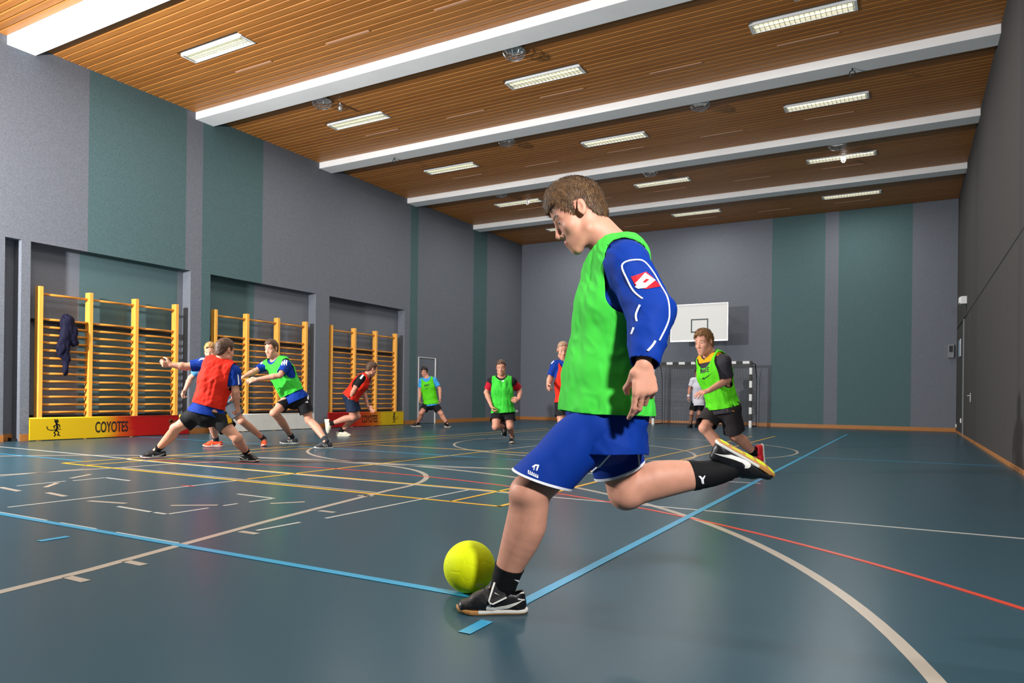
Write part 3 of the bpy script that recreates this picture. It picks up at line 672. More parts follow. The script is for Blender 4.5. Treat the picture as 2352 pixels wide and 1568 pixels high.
# ---------------------------------------------------------------- figure parts
def hand(S, wr, d, back, thumb, s=1., curl=(.5, .6, .7, .8), spread=.05, tcurl=.5, open_=0., tuck=0.):
    """palm and five fingers; d towards knuckles, back = normal of the hand's back, thumb = side the thumb leaves"""
    d = nrm(d); back = nrm(back - d * (back @ d)); t = nrm(np.asarray(thumb) - d * (thumb @ d) - back * (thumb @ back))
    K = wr + d * .088 * s
    S.erc(wr + d * .012 * s, wr + d * .078 * s, (.029 * s, .017 * s), (.039 * s, .0145 * s), t, .012)
    ln = [(.042, .026, .020), (.047, .029, .021), (.043, .027, .020), (.034, .021, .018)]
    for i in range(4):
        o = (.030, .010, -.010, -.029)[i]; p = K + t * o * s - d * (.003, 0, .004, .011)[i] * s
        dd = nrm(d + t * (1.5 - i) * spread); ang = 0; r = (.0092, .0094, .009, .0078)[i] * s
        S.rc(p - dd * .03 * s, p, r * 1.05, r * 1.08, .008)
        for j, L_ in enumerate(ln[i]):
            ang += curl[i] * (.8, 1.15, .75)[j]
            v = dd * math.cos(ang) - back * math.sin(ang); q = p + v * L_ * s; r2 = r * .93
            S.rc(p, q, r, r2, .0035); p = q; r = r2
    p = wr + d * .026 * s + t * .026 * s - back * .006 * s
    v1 = nrm(t * (.75 + open_) * (1 - tuck) + d * .75 - back * (.35 + tuck * .5)); v2 = nrm(t * .25 + d * .9 - back * (.3 + tcurl)); v3 = nrm(v2 - t * tcurl * .7)
    a = p + v1 * .036 * s; b = a + v2 * .03 * s; c = b + v3 * .024 * s
    S.rc(p, a, .0155 * s, .0115 * s, .012).rc(a, b, .0112 * s, .0102 * s, .004).rc(b, c, .0102 * s, .0088 * s, .004)
def head_frame(F, U):
    F = nrm(F); U = nrm(U - F * (U @ F)); X = np.cross(F, U); return np.stack([X, F, U])   # rows: person's right, forward, up
def head(S, c, A, s, nose=1.):
    p = lambda x, y, z: c + (np.array([x, y, z]) * s) @ A
    e = lambda q, r, k=.02, m='u', B=A: S.ell(p(*q), np.array(r) * s, B, k * s, m)
    e((0, -.008, .035), (.074, .097, .083)); e((0, .038, .028), (.061, .051, .052), .03); e((0, .042, -.05), (.057, .049, .072), .03)
    for x in (-1, 1):
        S.rc(p(x * .05, .004, -.08), p(x * .012, .064, -.119), .021 * s, .017 * s, .022 * s)
        S.rc(p(x * .012, .081, .006), p(x * .042, .07, .006), .0125 * s, .011 * s, .014 * s)
        e((x * .043, .056, -.037), (.021, .023, .019), .022)
    e((0, .0665, -.119), (.022, .0195, .018), .014); e((0, .064, -.09), (.031, .029, .026), .018)
    S.rc(p(0, .086, -.002), p(0, .102 * nose, -.05), .0085 * s, .0112 * s, .012 * s)
    for x in (-1, 1): e((x * .0125, .091, -.056), (.0085, .011, .008), .006)
    for x in (-1, 1):
        e((x * .032, .099, -.013), (.0175, .0135, .0105), .008, 's')
        e((x * .032, .0735, -.012), (.0142, .0142, .0118), .004)   # lids over the eyeballs
        S.rc(p(0, .0925, -.0825), p(x * .021, .082, -.0855), .0062 * s, .004 * s, .005 * s)
        S.rc(p(0, .0905, -.0955), p(x * .019, .082, -.0925), .0072 * s, .005 * s, .005 * s)
        for y_ in (0,):
            ca, sa = math.cos(.25), math.sin(.25); B = np.array([[1, x * -.25, 0], [x * .25 * ca, ca, sa], [0, -sa, ca]]); B = np.stack([nrm(q) for q in B]) @ A
            e((x * .0785, -.006, -.004), (.0085, .0185, .032), .007, 'u', B)
            e((x * .0865, .001, -.002), (.0085, .0098, .0195), .003, 's', B); e((x * .0845, .009, -.01), (.004, .004, .007), .003, 'u', B)
    e((0, .10, -.0895), (.024, .012, .0014), .004, 's')
    return p
HL = [(-.2, -.078), (-.12, -.077), (-.09, -.073), (-.055, -.05), (-.045, -.038), (-.034, -.015), (-.022, .022), (-.005, .034), (.014, .03), (.02, .0), (.024, -.008), (.034, -.004), (.041, .012), (.048, .03), (.06, .05), (.08, .064), (.2, .066)]
def hair_mesh(c, A, s, th=.012, top=.010, front=.006, h=.006, hl=HL, drop=0., amp=.003, seed=0, shape=None):
    S = SDF(); p = lambda x, y, z: c + (np.array([x, y, z]) * s) @ A
    S.ell(p(0, -.009, .033), (np.array([.074, .097, .083]) + th) * s, A, .02 * s)
    S.ell(p(0, .012 + front, .055 + top * .5), np.array([.066, .079 + front, .062 + top]) * s, A, .03 * s)
    S.ell(p(0, -.055, -.03), np.array([.052 + th * .5, .043 + th, .05]) * s, A, .03 * s)
    if shape: shape(S, p, s, A)
    V, F = S.mesh(h * s); V = relax(V, F, 1)
    L_ = (V - c) @ A.T / s; ys, zs = zip(*hl)
    zl = np.interp(L_[:, 1], ys, zs) - drop + .004 * vnoise(L_ * 160)
    fr = np.where(L_[:, 1] > .045, .012 * vnoise(L_ * np.array([55, 1, 1]) + 3), 0)
    V, F = clip(V, F, zl + fr - L_[:, 2])
    L_ = (V - c) @ A.T / s; N = vnormals(V, F)
    q = np.stack([L_[:, 0] * 70, np.arctan2(L_[:, 2], L_[:, 1]) * 6, L_[:, 1] * 40], 1) + seed
    V = V + N * (amp * s * (vnoise(q) + .6 * vnoise(q * 2.3)))[:, None]
    return rim(V, F, .012 * s)
OUT = [(-.140, 0), (-.137, .014), (-.128, .025), (-.11, .032), (-.08, .034), (-.04, .033), (0, .036), (.045, .043), (.085, .0445), (.112, .036), (.128, .024), (.136, .011), (.139, 0)]
def shoe_pts(): return np.array(OUT + [(x, -y) for x, y in OUT[-2:0:-1]])
def slab(mb, z0, z1, grow0, grow1, x0=-1, x1=1, spring=True, n=15):
    """foot-shaped sole slab as stacked outlines between heights, cut to x0..x1"""
    xs = np.linspace(max(-.14, x0), min(.139, x1), 26); ox, oy = zip(*OUT)
    up = lambda x: .016 * np.clip((x - .06) / .085, 0, 1) ** 2 if spring else 0
    rows = []
    for z, gr in ((z0, grow0), (z1, grow1)):
        hw = np.interp(xs, ox, oy) + gr; hw = np.maximum(hw, .004)
        rows.append([(x + (gr if x > .1 else -gr if x < -.1 else 0), w_, z + up(x)) for x, w_ in zip(xs, hw)] + [(x + (gr if x > .1 else -gr if x < -.1 else 0), -w_, z + up(x)) for x, w_ in zip(xs[::-1], hw[::-1])])
    k = len(rows[0]); m_ = len(xs); V = rows[0] + rows[1]
    F = [(i, (i + 1) % k, k + (i + 1) % k, k + i) for i in range(k)]
    for i in range(m_ - 1): F += [(i, k - 1 - i, k - 2 - i, i + 1), (k + i, k + i + 1, 2 * k - 2 - i, 2 * k - 1 - i)]
    return mb.add(V, F)
def fix(o, base):
    o.data.transform(Matrix.Translation(-Vector(base))); return o
SWOOSH = [(.0216, .020), (.0246, .029), (.020, .038), (.008, .045), (.004, .0345), (-.009, .031), (-.051, .038), (-.124, .057), (-.066, .027), (-.021, .018), (.008, .0155)]
def surf_patch(name, V, F, polys, O, X, Y, Zd, m, parent, base, off=.0012, step=.004):
    """paint: flat outline polys (in plane X,Y at O) laid on to a surface by shooting along Zd"""
    from mathutils.bvhtree import BVHTree
    from mathutils.geometry import tessellate_polygon
    bv = BVHTree.FromPolygons([tuple(v) for v in V], [tuple(int(i) for i in f) for f in F]); bm = bmesh.new()
    for poly in polys:
        vs = [bm.verts.new((x, y, 0)) for x, y in poly]
        try: bm.faces.new(vs)
        except ValueError: pass
    bmesh.ops.triangulate(bm, faces=bm.faces[:])
    for _ in range(7):
        es = [e for e in bm.edges if e.calc_length() > step]
        if not es: break
        bmesh.ops.subdivide_edges(bm, edges=es, cuts=1); bmesh.ops.triangulate(bm, faces=[f for f in bm.faces if len(f.verts) > 3])
    bad = []
    for v in bm.verts:
        w_ = O + X * v.co.x + Y * v.co.y; dd = Zd(w_) if callable(Zd) else Zd; st = CAM if callable(Zd) else w_ - dd * .3
        hit = bv.ray_cast(Vector(st), Vector(dd))
        if hit[0] is None: bad.append(v)
        else:
            n = Vector(hit[1]); n = n if n.dot(Vector(dd)) < 0 else -n; v.co = Vector(hit[0]) + n * off - Vector(base)
    bmesh.ops.delete(bm, geom=bad, context='VERTS')
    me = bpy.data.meshes.new(name); bm.to_mesh(me); bm.free(); me.update(); return new_obj(name, me, m, parent, True)
def px_patch(name, V, F, polys, m, parent, base, off=.0012, step=.006, D=2.6):
    """paint whose outline is given in photograph pixels, laid on the real surface"""
    O = P(0, 0, D); X = (P(1, 0, D) - O); Y = (P(0, 1, D) - O); st = step / np.linalg.norm(X)
    from mathutils.bvhtree import BVHTree
    return surf_patch(name, V, F, polys, O, X, Y, lambda w_: nrm(w_ - CAM), m, parent, base, off, st)
def px_line(name, V, F, pts, r, m, parent, base, D=2.6, sub=5, lift=.3):
    from mathutils.bvhtree import BVHTree
    bv = BVHTree.FromPolygons([tuple(v) for v in V], [tuple(int(i) for i in f) for f in F]); q = []
    P_ = np.array(pts, float); k = len(P_)
    for i in range(k - 1):   # smooth the outline
        p0, p1, p2, p3 = P_[max(i - 1, 0)], P_[i], P_[i + 1], P_[min(i + 2, k - 1)]
        for t in np.linspace(0, 1, sub, endpoint=i == k - 2): q.append(.5 * (2 * p1 + (p2 - p0) * t + (2 * p0 - 5 * p1 + 4 * p2 - p3) * t * t + (3 * p1 - p0 - 3 * p2 + p3) * t ** 3))
    w3 = []
    for u, v in q:
        hit = bv.ray_cast(Vector(CAM), Vector(nrm(ray(u, v))))
        if hit[0] is not None: w3.append(np.array(hit[0]) + np.array(hit[1]) * r * lift * (1 if np.dot(hit[1], ray(u, v)) < 0 else -1))
    if len(w3) < 2: return None
    o = MB().tube(w3, r, 6).build(name, m, parent, True); return fix(o, base)
def make_shoe(parent, base, O, X, Z, up_m, sole_m, mid_m, acc_m=None, side=0, s=1., h=.0055, swoosh=False, lace_m=None, stripes=0, gum_toe=False):
    """shoe at O (ground point under the foot middle), X to the toe, Z up"""
    X = nrm(X); Z = nrm(Z - X * (Z @ X)); Y = np.cross(Z, X); A = np.stack([X, Y, Z])
    w_ = lambda q: O + (np.asarray(q, float) * s) @ A
    S = SDF(); e = lambda a, b, wa, wb, k=.02: S.erc(w_(a), w_(b), np.array(wa) * s, np.array(wb) * s, Y, k * s)
    e((-.10, 0, .03), (-.098, 0, .068), (.032, .035), (.029, .031)); e((-.085, 0, .04), (.02, 0, .038), (.033, .034), (.038, .034))
    e((.01, 0, .040), (.108, 0, .027), (.040, .036), (.039, .026)); e((-.055, 0, .06), (-.035, 0, .088), (.034, .042), (.031, .036)); e((-.035, 0, .066), (.05, 0, .047), (.030, .052), (.036, .037))
    V, F = S.mesh(h * s); V = relax(V, F, 1); L_ = (V - O) @ A.T / s
    zc = np.interp(L_[:, 0], [-.14, -.12, -.09, -.06, -.035, -.012, .02], [.092, .088, .076, .08, .100, .125, .15])
    V, F = clip(V, F, np.maximum(.012 - L_[:, 2], L_[:, 2] - zc))
    L_ = (V - O) @ A.T / s; V = V + vnormals(V, F) * (.0008 * vnoise(L_ * 90))[:, None]; V2, F2 = rim(V, F, .006 * s)
    sh = fix(new_obj('shoe', mesh_np('shoe', V2, [F2], True), up_m, parent), base)
    def sub(mb, name, m):
        mb.v = [tuple(w_(q)) for q in mb.v]; o = fix(mb.build(name, m, sh, True), base); md = o.modifiers.new('bv', 'BEVEL'); md.width = .0022; md.segments = 2; md.limit_method = 'ANGLE'; md.angle_limit = .6; return o
    if gum_toe:
        sub(slab(MB(), 0, .006, -.002, .001), 'outsole', sole_m); sub(slab(MB(), .006, .018, .0015, .0005, -1, .055), 'midsole', mid_m); sub(slab(MB(), .006, .018, .0015, .0, .055, 1), 'toe_guard', sole_m)
    else:
        sub(slab(MB(), 0, .007, -.002, .001), 'outsole', sole_m); sub(slab(MB(), .007, .020, .0015, .0005), 'midsole', mid_m)
    if swoosh and acc_m:
        for sg in ((-1, 1) if swoosh == 2 else (side,)):
            surf_patch('swoosh', V, F, [[(x * s, z * s) for x, z in SWOOSH]], O + Y * sg * .12 * s, X, Z, -Y * sg, acc_m, sh, base, .0012, .008)
    if stripes and acc_m:
        for sg in (-1, 1):
            surf_patch('stripes', V, F, [[((x + dx) * s, z * s) for x, z in ((-.02, .028), (-.008, .028), (.012, .062), (.0, .062))] for dx in (-.03, -.005, .02)[:stripes]], O + Y * sg * .12 * s, X, Z, -Y * sg, acc_m, sh, base, .0012, .01)
    if lace_m:
        mb = MB()
        for i in range(4):
            x = .055 - i * .022; z = .080 + i * .011; y = .021
            mb.tube([(x + .004, -y, z - .007), (x, -y * .5, z + .002), (x - .003, y * .5, z + .002), (x + .003, y, z - .007)], .0024, 5)
        sub(mb, 'laces', lace_m)
    return sh, V, F, w_, A
SKIN = {}
def skin(name, col): SKIN[name] = mat('skin_' + name, col, .52, .35, noise=(26, .07), bump=(500, .12, .002)); return SKIN[name]
def cloth(name, col, rough=.75, fine=900): return mat('cloth_' + name, col, rough, .18, bump=(fine, .12, .002))
mat('eye_white', 'e6e0d8', .25, .5); mat('iris', '2c2620', .2, .5); mat('lip', 'b06a5c', .5, .4)
def eyes(c, A, s, parent, base, back=0.):
    for x in (-1, 1):
        p = lambda q: c + (np.array(q) * s) @ A
        q0 = p((x * .032, .0765 - back, -.0125)); f = nrm(A[1] + A[0] * x * .12)
        o = fix(MB().lathe(q0, f, [(.004 * s, -.011 * s), (.010 * s, -.006 * s), (.0124 * s, 0), (.0112 * s, .0056 * s), (.0078 * s, .0097 * s), (.0066 * s, .0107 * s)], 16).build('eye', MATS['eye_white'], parent, True), base)
        fix(MB().lathe(q0, f, [(.0068 * s, .0104 * s), (.0045 * s, .0122 * s), (.001 * s, .0128 * s)], 14).build('iris', MATS['iris'], o, True), base)
def face_marks(V, F, c, A, s, parent, base, brow_m, lip_m):
    L_ = (V - c) @ A.T / s; near = (np.abs(L_[F]).max((1, 2)) < .14); Fn = tri(F[near])
    us = np.unique(Fn); mp = np.full(len(V), -1); mp[us] = np.arange(len(us)); Vn = V[us]; Fn = mp[Fn]; Ln = L_[us]; N = vnormals(Vn, Fn)
    ax = np.abs(Ln[:, 0])
    g = np.where(Ln[:, 1] > .04, np.maximum(np.abs(Ln[:, 2] - (.010 + .006 * np.sin((ax - .012) * 80))) - .0042, np.abs(ax - .031) - .019), 1)
    for sg in (-1, 1):
        v, f = clip(Vn + N * .0012, Fn, np.where(Ln[:, 0] * sg > 0, g, 1))
        if len(f): fix(new_obj('eyebrow', mesh_np('eyebrow', v, [f], True), brow_m, parent), base)
    g = np.where(Ln[:, 1] > .05, np.abs(Ln[:, 2] + .089) - .0088 * np.clip(1 - (ax / .0225) ** 2, 0, 1) + .0008, 1)
    v, f = clip(Vn + N * .0006, Fn, g)
    if len(f): fix(new_obj('lips', mesh_np('lips', v, [f], True), lip_m, parent), base)

def strands(V, F, c, A, s, n, ln, m, parent, base, seed=1, wid=.0009, fwd=.35, lift=.25):
    """short combed hairs standing on the hair cap"""
    rs = np.random.RandomState(seed); Ft = tri(F); a, b, d = V[Ft[:, 0]], V[Ft[:, 1]], V[Ft[:, 2]]; ar = np.linalg.norm(np.cross(b - a, d - a), axis=1); pk = rs.choice(len(Ft), n, p=ar / ar.sum())
    r1, r2 = rs.rand(n, 1), rs.rand(n, 1); sw = r1 + r2 > 1; r1 = np.where(sw, 1 - r1, r1); r2 = np.where(sw, 1 - r2, r2)
    p = a[pk] + (b - a)[pk] * r1 + (d - a)[pk] * r2; N = vnormals(V, Ft)[Ft[pk, 0]]
    cr = c + np.array([0, -.055, .115]) * s @ A; t = nrm3(p - cr); t = t + A[1] * fwd * (((p - c) @ A[2]) > .03 * s)[:, None] - A[2] * .35 + rs.randn(n, 3) * .16
    t = t - N * (t * N).sum(1)[:, None]; t = nrm3(t); L_ = ln * s * (.6 + .7 * rs.rand(n, 1))
    q = nrm3(np.cross(N, t)) * wid * s; tip = p + t * L_ + N * L_ * lift; mid = p + t * L_ * .5 + N * L_ * lift * .75
    p = p - N * .002 * s
    Vs = np.stack([p - q, p + q, mid + q * .8, mid - q * .8, tip], 1).reshape(-1, 3); i = np.arange(n)[:, None] * 5
    o = new_obj('hair_strands', mesh_np('hair_strands', Vs, [i + np.array([[0, 1, 2, 3]]), i + np.array([[3, 2, 4]])], True), m, parent); o['kind'] = 'stuff'; return fix(o, base)
def nrm3(v): return v / (np.linalg.norm(v, axis=-1, keepdims=True) + 1e-12)
# ---------------------------------------------------------------- people
skin('a', 'd09579'); skin('b', 'cd9279'); skin('c', 'c98c74')
for n_, c_ in dict(blue='00308a', bib_green_lit='42c840', bib_green='3cc43a', bib_lime='58cc1c', bib_red='de2c1a', black='17171a', navy='1c2a40', darkgrey='2b2628', grey='4a4f55', red='b0182a', sky='3c9ad8', steelblue='4a86b0', white='dcdce6', charcoal='343238', orange='f0a010', sockblack='121214', sockgrey='33373c', white_trim='e4e4ea').items(): cloth(n_, c_)
def hairmat(n_, c, c2): mat('hair_' + n_, c, .55, .45, noise=(55, .5), col2=c2, bump=(220, .5, .004))
hairmat('brown', '38251a', '5f422b'); hairmat('dark', '241812', '453024'); hairmat('blond', '8a6234', 'c89a5c'); hairmat('light', '6b4a2e', 'a87c4c'); hairmat('buzz', '8a6a52', 'a8866c'); hairmat('black', '14100e', '2c2220')
for n_, c_, r_ in [('shoe_black', '141416', .4), ('shoe_white', 'd8d6ce', .5), ('shoe_cream', 'dcd6c0', .5), ('shoe_orange', 'e8481c', .45), ('shoe_grey', '3c4044', .45), ('gum', 'b07c42', .5), ('neon', 'c8d820', .45), ('shoe_red', 'd8202c', .45), ('rubber', '26262a', .6)]: mat(n_, c_, r_, .4)
M = MATS
def V3(sp, j): u, v, dz = sp['J'][j]; return P(u, v, sp['D'] + dz)
def main_piece(V, F):
    """drop stray specks so that the body is one continuous surface"""
    lab = np.arange(len(V)); E = np.concatenate([F[:, [0, 1]], F[:, [1, 2]], F[:, [2, 3]]])
    while True:
        m = lab.copy(); np.minimum.at(m, E[:, 0], lab[E[:, 1]]); np.minimum.at(m, E[:, 1], m[E[:, 0]])
        for _ in range(4): m = m[m]
        if (m == lab).all(): break
        lab = m
    big = np.bincount(lab).argmax(); k = lab == big
    mp = np.cumsum(k) - 1; return V[k], mp[F[k[F].all(1)]]
def person(sp):
    s = sp.get('s', 1.); hs = sp.get('hs', 1.) * s; hb = sp.get('hb', .0084); hc = sp.get('hc', .0112)
    J = {k: V3(sp, k) for k in sp['J']}; sk = SKIN[sp.get('skin', 'a')]
    # feet first: they fix the ankles
    feet = {}
    for q in 'LR':
        f = sp['feet'][q]; X = nrm(cdir(*f['X']))
        if f.get('plant'):
            X = nrm(np.array([X[0], X[1], f.get('pitch', 0.)])); Z = np.array([0, 0, 1.]) - X * X[2]; O = on(*f['O'], 2, 0); O = O - X * .0 
            if f.get('pitch'): O = O + np.array([0, 0, .10 * abs(f['pitch'])])
        else:
            Z = nrm(cdir(*f['Z'])) if 'Z' in f else nrm(J['kn' + q] - J['an' + q]); Z = nrm(Z - X * (Z @ X)); O = J['an' + q] + X * .045 * s - Z * .10 * s
        J['an' + q] = O - X * .045 * s + Z * .105 * s; feet[q] = (O, X, Z)
    pc = (J['hipL'] + J['hipR']) / 2; nb = J['neck']; up = nrm(nb - pc); sl = nrm(J['shL'] - J['shR']); hl = nrm(J['hipL'] - J['hipR']); bf = nrm(np.cross(sl, up))
    base = (feet['L'][0] + feet['R'][0]) / 2; base[2] = 0
    Lsp = np.linalg.norm(nb - pc)
    bow = sp.get('bow', 0.) # curve of the spine, forwards negative
    secs = sp.get('secs') or [(pc + (nb - pc) * t - bf * bow * math.sin(math.pi * t), w_ * s, d_ * s, lerp(hl, sl, t)) for t, w_, d_ in ((-.02, .15, .112), (.28, .135, .1), (.64, .16, .115), (.87, .145, .088))]
    S = SDF()
    for a, b in zip(secs[:-1], secs[1:]): S.erc(a[0], b[0], a[1:3], b[1:3], lerp(a[3], b[3], .5), .04)
    for q in 'LR':
        sh, el, wr, hp, kn, an = (J[k + q] for k in ('sh', 'el', 'wr', 'hip', 'kn', 'an'))
        S.rc(nb - up * .02, sh, .05 * s, .056 * s, .04); S.rc(sh, lerp(sh, el, .45), .057 * s, .049 * s, .03); S.rc(lerp(sh, el, .45), el, .049 * s, .038 * s)
        S.rc(el, lerp(el, wr, .3), .038 * s, .041 * s, .02).rc(lerp(el, wr, .3), wr, .041 * s, .026 * s, .015)
        H_ = sp.get('hands', {}).get(q, {}); d = nrm(cdir(*H_['d'])) if 'd' in H_ else nrm(wr - el)
        sg = 1 if q == 'L' else -1; bk = nrm(cdir(*H_['back'])) if 'back' in H_ else sl * sg * 1. - bf * .2; th = nrm(cdir(*H_['thumb'])) if 'thumb' in H_ else bf + up * .2
        hand(S, wr, d, bk, th, s * H_.get('s', 1.), H_.get('curl', (.55, .65, .7, .75)), H_.get('spread', .06), H_.get('tcurl', .4), H_.get('open', 0.), H_.get('tuck', 0.))
        kdir = nrm(kn - hp); bend = nrm(nrm(an - kn) - kdir) if np.linalg.norm(nrm(an - kn) - kdir) > .05 else -bf
        bk_ = bend  # the calf lies on the side the shin folds to
        X_ = feet[q][1]; shn = nrm(an - kn); cf = nrm(X_ - shn * (X_ @ shn)) # shin front
        lg = sp.get('leg', .96) * s; l2 = min(sp.get('leg', .96), 1.) * s; S.rc(hp + up * .0, lerp(hp, kn, .5), .088 * l2, .077 * l2, .04).rc(lerp(hp, kn, .5), kn, .077 * l2, .054 * lg, .03)
        lg = sp.get('leg', .96) * s
        S.ell(kn + cf * .014 * s, .05 * lg, None, .04)
        ts = np.linspace(0, 1, 13); S.chain([lerp(kn, an, t) - cf * lg * np.interp(t, [0, .16, .34, .52, .78, 1], [.004, .012, .018, .014, .004, 0]) for t in ts], [lg * float(np.interp(t, [0, .16, .34, .52, .78, 1], [.052, .0535, .057, .051, .037, .034])) for t in ts], .012)
        S.rc(lerp(kn, an, .08) + cf * .022 * lg, lerp(kn, an, .9) + cf * .008 * lg, .030 * lg, .026 * lg, .03)
        S.rc(an, feet[q][0] + feet[q][1] * .06 * s + feet[q][2] * .035 * s, .034 * s, .022 * s, .02)
        S.ell(hp - bf * .035 * s + up * .01, .088 * s, None, .04)
    A = head_frame(cdir(*sp['F']), cdir(*sp.get('U', (0, 1, 0)))); hc_ = J['head']
    hp3 = head(S, hc_, A, hs, sp.get('nose', 1.))
    nr = sp.get('neckr', .056) * s
    S.rc(hp3(0, -.018, -.045), lerp(hp3(0, -.018, -.045), nb, .55), nr, nr * .97, .03 * s).rc(lerp(hp3(0, -.018, -.045), nb, .55), nb, nr * .97, nr * 1.12, .03)
    V, F = S.mesh(hb); V, F = main_piece(V, F); V = relax(V, F, 1, .4)
    body = new_obj('person', mesh_np('person', V - base, [F], True), sk); body.location = base
    tag(body, sp['label'], 'person', 'futsal players in the hall')
    R = dict(body=body, base=base, J=J, secs=secs, up=up, sl=sl, bf=bf, A=A, hc=hc_, hs=hs, V=V, F=F, feet=feet, pc=pc, nb=nb, s=s)
    put = lambda name, V_, F_, m: fix(new_obj(name, mesh_np(name, V_, [F_], True), m, body), base)
    R['put'] = put
    eyes(hc_, A, hs, body, base, sp.get('eyeback', .0013))
    if sp.get('marks', True): face_marks(V, F, hc_, A, hs, body, base, M[sp['hair']['m']], M['lip'])
    hr = dict(sp['hair']); hm = M[hr.pop('m')]; hv, hf = hair_mesh(hc_, A, hs, **hr); put('hair', hv, hf, hm); R['hair'] = (hv, hf)
    # ---- cloth: secs of the body, blown up
    def torso(S_, inf, upto=99, lo=None):
        ss = lo or secs
        for a, b in list(zip(ss[:-1], ss[1:])): S_.erc(a[0], b[0], (a[1] + inf, a[2] + inf), (b[1] + inf, b[2] + inf), lerp(a[3], b[3], .5), .04)
    def below(t, n_=None, off=0): return pc + (nb - pc) * t
    st = sp['shirt']; bsec = sp.get('csecs', secs)
    S2 = SDF(); torso(S2, st.get('inf', .016) * s, lo=bsec)
    e0 = bsec[0]; tail = e0[0] - up * .14 * s
    tl0 = st.get('tail', (.062, .054)); S2.erc(e0[0], tail, (e0[1] + (.006 + .55 * tl0[0]) * s, e0[2] + (.006 + .55 * tl0[1]) * s), (e0[1] + st.get('tail', (.062, .054))[0] * s, e0[2] + st.get('tail', (.062, .054))[1] * s), e0[3], .03)
    ends = {}
    for q in 'LR':
        sh, el, wr = J['sh' + q], J['el' + q], J['wr' + q]; sr = st.get('r', (.07, .062, .058))
        S2.rc(nb - up * .025 * s, sh, .058 * s, sr[0] * s, .04)
        if st.get('long'):
            S2.rc(sh, el, sr[0] * s, sr[1] * s, .03).rc(el, lerp(el, wr, 1.05), sr[1] * s, sr[2] * s, .02)
        else: S2.rc(sh, lerp(sh, el, st.get('sl', .75) + .15), sr[0] * s, sr[1] * s, .03)
    V2, F2 = S2.mesh(st.get('h', hc)); V2 = relax(V2, F2, 1)
    g = -np.ones(len(V2)) * .1
    dT = np.min([cap(V2, a[0], b[0])[0] - .5 * (a[1] + b[1]) * .8 for a, b in zip(bsec[:-1], bsec[1:])], 0)
    arm = np.zeros(len(V2), bool)
    for q in 'LR':
        sh, el, wr = J['sh' + q], J['el' + q], J['wr' + q]
        if st.get('long'):
            dA, t = cap(V2, el, wr); m_ = (dA < .11 * s) & (t > .25) & (dA < dT + .02); g = np.where(m_, np.maximum(g, (t - st.get('cuff', .97)) * .25), g); arm |= m_
            dA, t = cap(V2, sh, el); arm |= (dA < .09 * s) & (t > .2)
        else:
            dA, t = cap(V2, sh, el); m_ = (dA < .10 * s) & (t > .3) & (dA < dT + .05) & ((V2 - bsec[0][0]) @ up > .03 * s); g = np.where(m_, np.maximum(g, (t - st.get('sl', .75)) * .25), g); arm |= m_
    hem = np.where(arm, -1, (below(st.get('hem', -.10)) - V2) @ up + .012 * s * vnoise(V2 * 9)); g = np.maximum(g, hem)
    ncp = nb + up * .018 * s + bf * st.get('nf', .018) * s; g = np.maximum(g, st.get('nr', .074) * s - np.linalg.norm((V2 - ncp) - np.outer((V2 - ncp) @ up * .35, up), axis=1) )
    V2, F2 = clip(V2, F2, g); V2 = wrinkle(V2, F2, st.get('amp', .005) * s, np.stack([sl, bf, up]), np.array([11, 11, 9]) / s, sp.get('seed', 1)); V2 = wrinkle(V2, F2, st.get('amp', .005) * .5 * s, np.stack([sl, nrm(bf + up), nrm(up - bf)]), np.array([14, 10, 26]) / s, sp.get('seed', 1) + 21, True); R['shirt'] = (V2, F2)
    R['shirt_o'] = put('jersey', *rim(V2, F2, .006), M[st['m']])
    if 'bib' in sp:
        bb_ = sp['bib']; S3 = SDF(); inf = bb_.get('inf', .034) * s; torso(S3, inf, lo=bsec)
        S3.erc(e0[0], e0[0] - up * .13 * s, (e0[1] + .050 * s, e0[2] + .046 * s), (e0[1] + .074 * s, e0[2] + .068 * s), e0[3], .03)
        for q in 'LR':
            S3.rc(nb - up * .02 * s, lerp(nb, J['sh' + q], .8), .068 * s, .080 * s, .04)
        V3_, F3 = S3.mesh(bb_.get('h', hc)); V3_ = relax(V3_, F3, 1); g = (below(bb_.get('hem', -.02)) - V3_) @ up + .008 * s * vnoise(V3_ * 6 + 2)
        ncp = nb + up * bb_.get('nu', .03) * s + bf * bb_.get('nf', .03) * s; g = np.maximum(g, bb_.get('nr', .10) * s - np.linalg.norm((V3_ - ncp) - np.outer((V3_ - ncp) @ up * .4, up), axis=1))
        for q in 'LR':
            sh = J['sh' + q]; sg = 1 if q == 'L' else -1; a = sh + sl * sg * .03 * s + up * .02 * s; b = sh + nrm(sl - up * (sl @ up)) * sg * .04 * s - up * bb_.get('arm', .13) * s
            dA, _ = cap(V3_, a, b); g = np.maximum(g, bb_.get('ar', .086) * s - dA)
            ls = nrm(sl - up * (sl @ up)); g = np.maximum(g, np.where((V3_ - sh) @ up > -.05 * s, (V3_ - sh) @ (ls * sg) - .05 * s, -1))
        V3_, F3 = clip(V3_, F3, g); V3_ = wrinkle(V3_, F3, bb_.get('amp', .009) * s, np.stack([sl, bf, up]), np.array([17, 17, 4.5]) / s, sp.get('seed', 1) + 3); V3_ = wrinkle(V3_, F3, bb_.get('amp', .009) * s * .35, np.stack([nrm(sl + up), bf, nrm(up - sl)]), np.array([24, 20, 8]) / s, sp.get('seed', 1) + 13, True); R['bib'] = (V3_, F3)
        R['bib_o'] = put('bib', *rim(V3_, F3, .006), M[bb_['m']])
    so = sp['shorts']; S4 = SDF(); wst = secs[0]
    S4.erc(pc + up * .10 * s, pc - up * .02 * s, (wst[1] + .004, wst[2] + .004), (wst[1] + .010 * s, wst[2] + .010 * s), hl, .03)
